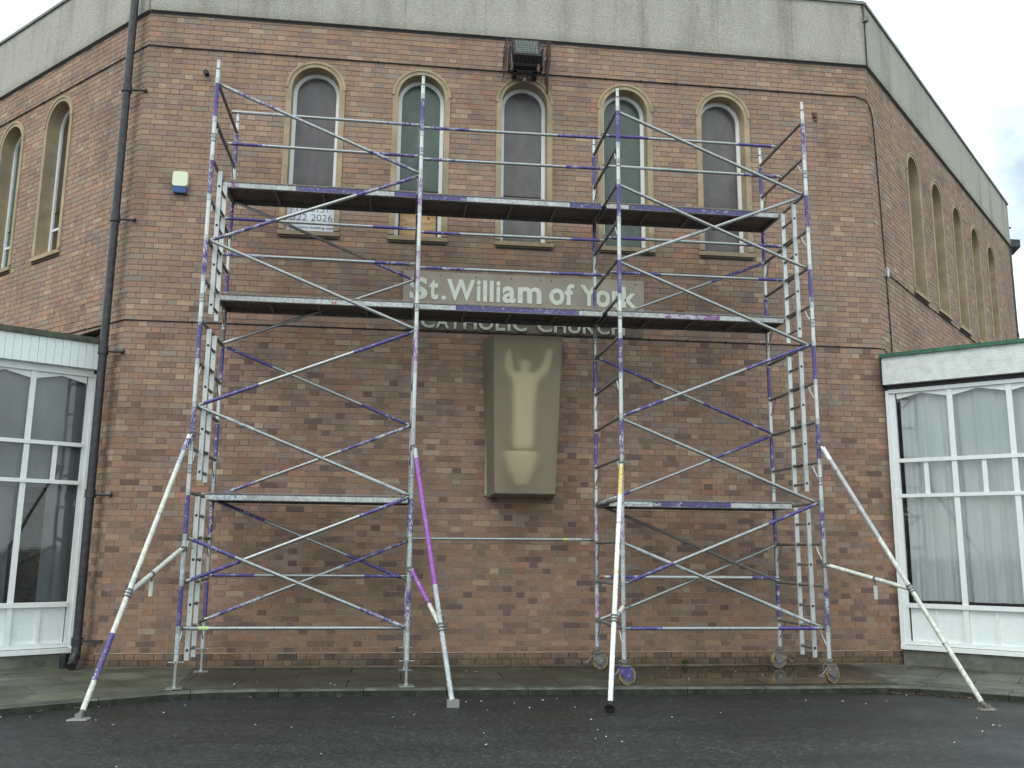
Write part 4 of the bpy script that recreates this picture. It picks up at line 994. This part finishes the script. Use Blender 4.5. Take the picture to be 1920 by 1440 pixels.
# near face, left tower
member(LT, 0, 13, 1, 11, YN, e((.0, .03, AL), (.03, .27, PW), (.76, .97, PW)))
member(LT, 1, 11, 0, 9, YN2, e((.0, .3, PW), (.70, 1, PW)))
member(LT, 0, 9, 1, 7, YN, e())
member(LT, 1, 7, 0, 5, YN2, e((.0, .28, PU), (.74, 1, PU)))
member(LT, 0, 5, 1, 3, YN, e((.12, .25, PF), (.75, 1, PF)))
member(LT, 1, 3, 0, 1, YN2, e((0, .22, PU), (.78, 1, PU)))
member(LT, 0, 2, 1, 0, YN, e((0, .2, PU), (.8, 1, PW)))
member(LT, 0, 0, 1, 0, YN2, e(), name='horizontal_brace', tape=(.075, .12, 'tape_green'))
# far face, left tower
member(LT, 0, 11, 1, 9, YF, e((0, .3, PF), (.76, 1, PW)), base='dirty_alu')
member(LT, 1, 9, 0, 7, YF2, e())
member(LT, 0, 7, 1, 5, YF, e((0, .25, PU), (.75, 1, PU)))
member(LT, 1, 5, 0, 3, YF2, e((0, .35, PW), (.8, 1, PW)))
member(LT, 0, 3, 1, 1, YF, e((0, .26, PU), (.70, 1, PU)))
member(LT, 1, 2, 0, 0, YF2, e((0, .35, PW), (.72, 1, PW)))
member(LT, 0, 1, 1, 1, YF2, e((0, .22, PU), (.8, 1, PU)), name='horizontal_brace', dz=.05)
# near face, right tower
member(RT, 2, 13, 3, 11, YN, e())
member(RT, 3, 11, 2, 9, YN2, e((.62, .85, PF)))
member(RT, 2, 11, 3, 9, YN, e())
member(RT, 2, 9, 3, 7, YN2, e())
member(RT, 3, 7, 2, 5, YN, e((0, .34, PU), (.80, 1, PU)))
member(RT, 2, 5, 3, 3, YN2, e((.0, .0, PU)))
member(RT, 3, 3, 2, 1, YN, e((0, .25, PU), (.76, 1, PU)))
member(RT, 2, 2, 3, 0, YN2, e((.05, .3, PF), (.72, .96, PF)))
member(RT, 2, 0, 3, 0, YN, e((0, .17, PU), (.78, 1, PU)), name='horizontal_brace')
# far face, right tower
member(RT, 3, 10, 2, 8, YF, e((0, .32, PU)))
member(RT, 2, 7, 3, 5, YF2, e((0, .3, PU), (.6, 1, PU)))
member(RT, 3, 5, 2, 3, YF, e((0, .36, PU), (.84, 1, PW)))
member(RT, 2, 3, 3, 1, YF2, e(), base='dirty_alu')
member(RT, 3, 2, 2, 0, YF, e())
member(RT, 2, 1, 3, 1, YF2, e((0.03, .17, PU), (.86, 1, PU)), base=AB, name='horizontal_brace', dz=.06, tape=(.005, .03, 'deck_red'))
# guard rails inside the towers
GY = {13: .86, 12: .74, 10: .78, 9: .72}
LR = {13: e((.03, .28, PF), (.84, 1, PW)), 12: e((0, .16, PU), (.8, 1, PU)), 10: e((0, .2, PU), (.78, 1, PU)), 9: e((0, .22, PW), (.8, 1, PU))}
RR2 = {13: e((0, .24, PU), (.79, 1, PU)), 12: e((0, .30, PF), (.80, 1, PU)), 10: e((0, .20, PU), (.80, 1, PU)), 9: e((0, .28, PU), (.86, 1, PU))}
for k in GY:
    member(LT, 0, k, 1, k, GY[k], LR[k], name='guard_rail', dz=.03); member(RT, 2, k, 3, k, GY[k]-.02, RR2[k], name='guard_rail', dz=.03)
# tubes linking the two towers
BRl = {13: (e((.02, .25, PW), (.76, 1, PU)), 'topmost of the horizontal tubes between the two towers, purple at both ends'),
       12: (e((0, .17, PW), (.80, 1, PU)), 'second highest horizontal tube between the towers, just above the top deck'),
       10: (e((0, .20, PU), (.83, 1, PU)), 'horizontal tube between the towers just below the sills of the arched windows'),
       9: (e((0, .25, PW), (.71, 1, PU)), 'horizontal tube between the towers just above the church name sign')}
LG = 'horizontal tubes linking the two towers'
for k, (sg, lb) in BRl.items():
    o = member(None, 1, k, 2, k, GY[k]-.06, sg, name='linking_tube', dz=-.03); tag(o, lb, 'scaffold tube', LG)
a = Vector((FX[1], FY[1]+FW+.03, zk(2)+.03)); b = Vector((FX[2], FY[2]+FW+.03, zk(2)+.04)); m = MB(); m.segtube(a, b-Vector((.05, 0, 0)), .0185, [(.84, .86, 'tape_yellow'), (.86, .94, PF)], AL, 12); hook(m, a, (1, 0, 0)); m.tube(b-Vector((.07, 0, 0)), b, .024, 'dark_clip')
tag(m.build('linking_tube'), 'lowest thin grey tube between the towers, below the statue case', 'scaffold tube', LG)

# ladders inside the outer frames
def ladder(tw, i, sx):
    x = FX[i]; ys = (.27, .62)
    for (ka, kb_, kt) in ((-.72, 2.93, (-.5, .5, 1.5, 2.5)), (3.3, 6.9, (3.5, 4.5, 5.5, 6.5)), (7.27, 10.9, (7.5, 8.5, 9.5, 10.5))):
        ld = bpy.data.objects.new('ladder', bpy.data.meshes.new('ladder')); col.objects.link(ld); child(ld, tw)
        for q, yy in enumerate(ys):
            m = MB(); z0, z1 = zk(ka), zk(kb_)
            m.box((x+sx-.026, FY[i]+yy-.014, z0), (x+sx+.026, FY[i]+yy+.014, z1), AB)
            for kk in kt: m.box((x+sx-.014, FY[i]+yy-.0155, zk(kk)-.014), (x+sx+.014, FY[i]+yy+.0155, zk(kk)+.014), 'rubber_black' if q == 0 else 'dirty_alu')
            o = m.build('stile'); o.parent = ld
        rs = sorted([k2 for k2 in kt])
        kk = rs[0]
        while kk < kb_:
            m = MB(); m.tube((x+sx, FY[i]+ys[0]+.012, zk(kk)), (x+sx, FY[i]+ys[1]+(.03), zk(kk)), .016, 'dirty_alu', 10); m.tube((x+sx, FY[i]+ys[1]-.024, zk(kk)), (x+sx, FY[i]+ys[1]-.014, zk(kk)), .021, 'dirty_alu', 10); o = m.build('ladder_rung'); o.parent = ld; kk += .5
ladder(LT, 0, .055); ladder(RT, 3, -.055)

# stabilisers
def seglist(m, a, b, r, segs, base): m.segtube(a, b, r, segs, base, 14)
def outrigger(tw, i, ztop, foot, segs, base, zlow, tj, subsegs, subbase, footkind, rings=()):
    x, y = FX[i], FY[i]; foot = Vector(foot); top = Vector((x, y, ztop)); d = (foot-top).normalized()
    dh = Vector((d.x, d.y, 0)).normalized(); t0 = top+dh*.045
    m = MB(); end = foot-d*.09 if footkind != 'ball' else foot-d*.08
    seglist(m, t0, end, .0265, segs, base)
    for t in rings: q = t0.lerp(end, t); m.tube(q-d*.008, q+d*.008, .031, AL, 12)
    o = child(m.build('stabiliser'), tw)
    def cp(z):
        m = MB(); m.tube((x, y, z-.028), (x, y, z+.028), LEGR+.010, 'dark_clip', 12); m.box((-.03, -.022, -.022), (.03, .022, .022), 'dark_clip', lambda u, v, w_: Vector((x, y, z))+dh*(.045+u)+Vector((-dh.y, dh.x, 0))*v+Vector((0, 0, w_)))
        m.path([Vector((x, y, z))-dh.cross(Vector((0, 0, 1)))*.03, Vector((x, y, z))-dh*.02-dh.cross(Vector((0, 0, 1)))*.10+Vector((0, 0, .01))], .007, 'dark_clip', 6); c = m.build('coupler'); c.parent = o
    cp(ztop); cp(zlow)
    j = t0.lerp(end, tj); a = Vector((x, y, zlow))+dh*.045; m = MB(); m.segtube(a, j, .0245, subsegs, subbase, 14)
    mid = a.lerp(j, .58); m.tube(mid-(j-a).normalized()*.012, mid+(j-a).normalized()*.012, .031, 'dark_clip', 12); c = m.build('stabiliser_strut'); c.parent = o
    if i in (0, 3):
        m = MB(); q = mid-Vector((0, 0, .04)); m.box((q.x-.018, q.y-.006, q.z-.19), (q.x+.022, q.y+.006, q.z-.03), 'cream_tube'); m.path([q+Vector((0, 0, .03)), q-Vector((0, 0, .04))], .012, 'dark_clip', 6); c2 = m.build('hanging_tag'); c2.parent = o
    m = MB(); m.tube(j-d*.05, j+d*.035, .036, 'dark_clip', 14); m.tube(j-d*.02, j-d*.01, .041, AL, 14); m.tube(j+d*.015, j+d*.025, .041, AL, 14); c = m.build('sliding_collar'); c.parent = o
    m = MB()
    if footkind == 'ball': m.tube(end-d*.03, end+d*.02, .033, 'rubber_black', 14); m.tube(end+d*.02, foot-Vector((0, 0, -.035)), .042, 'rubber_black', 14, .052); m.tube(foot+Vector((0, 0, .035)), foot+Vector((0, 0, .001)), .052, 'rubber_black', 14, .04)
    elif footkind == 'block': m.box((foot.x-.062, foot.y-.045, .001), (foot.x+.062, foot.y+.045, .07), 'stone_grey'); m.tube(end, foot+Vector((0, 0, .06)), .030, 'grey_tube', 12)
    else:
        m.tube(end, foot+Vector((0, 0, .035)), .022, 'dirty_alu', 10)
        mt = 'stone_grey' if footkind == 'pad' else 'dirty_alu'
        m.add([(foot.x-.10, foot.y-.06, .001), (foot.x+.08, foot.y-.05, .001), (foot.x+.09, foot.y+.07, .001), (foot.x-.07, foot.y+.07, .001), (foot.x-.09, foot.y-.05, .014), (foot.x+.07, foot.y-.04, .016), (foot.x+.08, foot.y+.06, .016), (foot.x-.06, foot.y+.06, .014)], [(4, 5, 6, 7), (0, 1, 5, 4), (1, 2, 6, 5), (2, 3, 7, 6), (3, 0, 4, 7)], mt)
        for s in (-1, 1): m.box((foot.x-.03, foot.y+s*.03-.004, .014), (foot.x+.03, foot.y+s*.03+.004, .06), mt)
    c = m.build('stabiliser_foot'); c.parent = o
    return o
outrigger(LT, 0, 2.85, (-.53, -1.41, 0), [(0, .02, 'white_tube'), (.02, .13, PW), (.76, .91, PU)], 'cream_tube', 1.57, .625, [], 'cream_tube', 'pad', (.33,))
outrigger(LT, 1, 2.765, (2.97, -.93, 0), [(.05, .58, 'magenta')], 'grey_tube', 1.365, .745, [(0.03, .62, 'magenta')], 'cream_tube', 'block')
outrigger(RT, 2, 2.62, (4.51, -1.36, 0), [(0.01, .15, 'yellow'), (.42, .74, 'yellow_faint')], 'white_tube', .95, .685, [(0, .6, 'yellow_faint')], 'grey_tube', 'ball', (.28,))
outrigger(RT, 3, 2.885, (8.49, -1.47, 0), [(.0, .06, 'white_tube'), (.06, .40, PF)], 'cream_tube', 1.445, .60, [], 'cream_tube', 'dark', (.80,))
# platforms
W0, W1 = .80, 1.385
def platform(i, j, k, fsegs, label, stub=0):
    x0, x1 = FX[i]+.03, FX[j]-.03; y0, y1 = FY[i]+W0, FY[i]+W1; zr = zk(k)+.012
    root = thing('scaffold_platform', label, 'scaffold platform', 'platforms laid across the scaffold rungs', loc=((x0+x1)/2, (y0+y1)/2, zr-.06))
    for yy, fr_ in ((y0, 1), (y1, 0)):
        m = MB(); t = 0; zt, zb = zr+.006, zr-.052; a, b = yy-.012, yy+.012
        L_ = x1-x0
        segs = sorted(fsegs) if fr_ else []
        for s_, e_, mt in segs:
            if s_ > t: m.box((x0+L_*t, a, zb), (x0+L_*s_, b, zt), 'deck_white')
            m.box((x0+L_*s_, a-.0004, zb), (x0+L_*e_, b, zt), mt); t = e_
        m.box((x0+L_*t, a, zb), (x1, b, zt), 'deck_white' if fr_ else 'dirty_alu')
        m.tube((x0, yy, zt+.013), (x1, yy, zt+.013), .0185, 'dirty_alu', 10)
        m.box((x0, a-.002 if fr_ else a, zb-.010), (x1, b+.03 if fr_ else b, zb-.0005), 'dark_clip')
        child(m.build('side_beam'), root)
    m = MB(); m.box((x0+.01, y0+.0125, zr-.012), (x1-.01, y1-.0125, zr+.004), 'deck_ply'); child(m.build('deck_board'), root)
    for q in range(1, 4):
        xx = x0+(x1-x0)*q/4; m = MB(); m.box((xx-.014, y0+.0125, zr-.055), (xx+.014, y1-.0125, zr-.0125), 'dirty_alu'); child(m.build('cross_member'), root)
    for xx, sg in ((x0, -1), (x1, 1)):
        m = MB(); m.box((xx-.012, y0+.0125, zr-.055), (xx+.012, y1-.0125, zr-.0125), 'dirty_alu')
        for yy in (y0+.03, y1-.03):
            m.path([(xx, yy, zr-.01), (xx+sg*.005, yy, zr+.020), (xx+sg*.028, yy, zr+.022), (xx+sg*.055, yy, zr+.010), (xx+sg*.060, yy, zr-.022)], .010, AL, 6)
        child(m.build('end_hook'), root)
    return root
DP, DM = 'deck_purple', 'deck_magenta'
platform(0, 1, 11, [(.025, .065, DM), (.36, .72, DP), (.88, 1, DP)], 'top scaffold platform of the left tower, white and purple edge, before the leftmost window')
platform(0, 1, 8, [(.575, .60, 'deck_red')], 'middle scaffold platform of the left tower, white edge with one red smear')
platform(0, 1, 3, [(.02, .20, 'deck_blue')], 'lowest scaffold platform of the left tower, edge painted blue at its left end')
platform(1, 2, 11, [(0, .25, DP), (.82, 1, DP)], 'top bridging platform between the towers, in front of the middle arched window')
platform(1, 2, 8, [(.20, .87, DP)], 'middle bridging platform across the church name sign, mostly purple edge')
platform(2, 3, 11, [(.0, .045, 'deck_red'), (.125, .87, DP)], 'top scaffold platform of the right tower with a long purple edge and red end')
platform(2, 3, 8, [(.32, .63, DM)], 'middle scaffold platform of the right tower with a magenta patch mid edge')
pz = platform(2, 3, 3, [(.27, .66, DP)], 'lowest platform of the right tower, with a maker label on its edge')
m = MB(); yf = FY[2]+W0-.0135; zf = zk(3)+.012
m.box((5.60, yf-.001, zf-.056), (5.72, yf+.001, zf+.004), 'label_black'); o = child(m.build('maker_label'), pz)
o = glyph('BoSS', 5.612, 5.708, zf-.047, zf-.006, yf-.0012, 'label_print', .001, .01); o.name = 'label_print'; child(o, pz)
m = MB(); m.box((5.17, yf-.001, zf-.022), (5.27, yf+.001, zf-.008), 'deck_blue')
for q in range(12): m.box((5.33+q*.018, yf-.001, zf-.036), (5.343+q*.018, yf+.001, zf-.028), 'dark_clip')
child(m.build('printed_marks'), pz)

# ------------------------------------------------------------------ litter, leaves, weeds
rnd = random.Random(3)
def scatter(name, mt, pts, size, label, cat):
    m = MB()
    for x, y, z in pts:
        a = rnd.uniform(0, 6.28); s = size*rnd.uniform(.5, 1.4); b_ = s*rnd.uniform(.35, .8); c, s_ = math.cos(a), math.sin(a)
        P = [(-s, 0, .002), (-.3*s, -b_, .006), (.7*s, -b_*.6, .003), (s, 0, .009), (.5*s, b_, .004), (-.4*s, b_*.8, .008)]
        m.add([(x+u*c-v*s_, y+u*s_+v*c, z+w_*rnd.uniform(.6, 2)) for u, v, w_ in P], [(0, 1, 2), (0, 2, 3), (0, 3, 4), (0, 4, 5)], mt)
    o = m.build(name); tag(o, label, cat); o['kind'] = 'stuff'; return o
pts = []
while len(pts) < 90:
    x, y = rnd.uniform(-1.5, 9.5), rnd.uniform(-6, 1.7)
    onp = y > -.02 and x > -.3 and x < 8.3
    if y < -.02 and y > -.35: continue
    if y > -.35 and not onp: continue
    if y < -2 and rnd.random() < .62: continue
    pts.append((x, y, ZB+.002 if onp else .002))
scatter('litter_flecks', 'petal_white', pts, .011, 'small white flecks strewn over the wet tarmac and pavement', 'flecks')
pts = [(rnd.gauss(4.02, .16), rnd.uniform(1.62, 1.76), ZB+.003+rnd.uniform(0, .02)) for _ in range(40)]
for _ in range(44):
    s = rnd.random(); s1 = rnd.random()**2*.10
    p, d = poly_at(kpts, rnd.choice([18.75, 19.05, 19.25, 19.5, 19.75])+rnd.gauss(0, .09)); n_ = Vector((-d.y, d.x, 0)); q = p-n_*(.02+s1); pts.append((q.x, q.y, .003))
for _ in range(14):
    p, d = poly_at(kpts, 8.2+rnd.random()*7); n_ = Vector((-d.y, d.x, 0)); q = p-n_*(.015+rnd.random()*.06); pts.append((q.x, q.y, .003))
scatter('fallen_leaves', 'leaf_brown', pts, .020, 'brown fallen leaves lying at the wall foot and along the kerb', 'leaves')
def weed(x, y, h, n, label):
    m = MB()
    for i in range(n):
        a = rnd.uniform(0, 6.28); l = h*rnd.uniform(.6, 1.2); t = rnd.uniform(.2, .9); d = Vector((math.cos(a), math.sin(a), 0)); s = Vector((-d.y, d.x, 0))*.008*rnd.uniform(.8, 1.8)
        b0 = Vector((x, y, ZB)); m1 = b0+d*l*t*.4+Vector((0, 0, l*.6)); e_ = b0+d*l*t+Vector((0, 0, l*.75))
        m.add([b0-s*.4, b0+s*.4, m1+s, m1-s, e_], [(0, 1, 2, 3), (3, 2, 4)], 'weed_green')
    tag(m.build('weed'), label, 'weed', 'weeds growing at the wall foot')
weed(5.10, 1.74, .10, 16, 'small green weed at the wall foot just left of the left hand rear castor')
weed(6.28, 1.74, .10, 22, 'grassy green weed at the wall foot between the right tower castors')
weed(5.45, 1.76, .16, 10, 'thin pale weed stem rising behind the rear castor of the right tower')
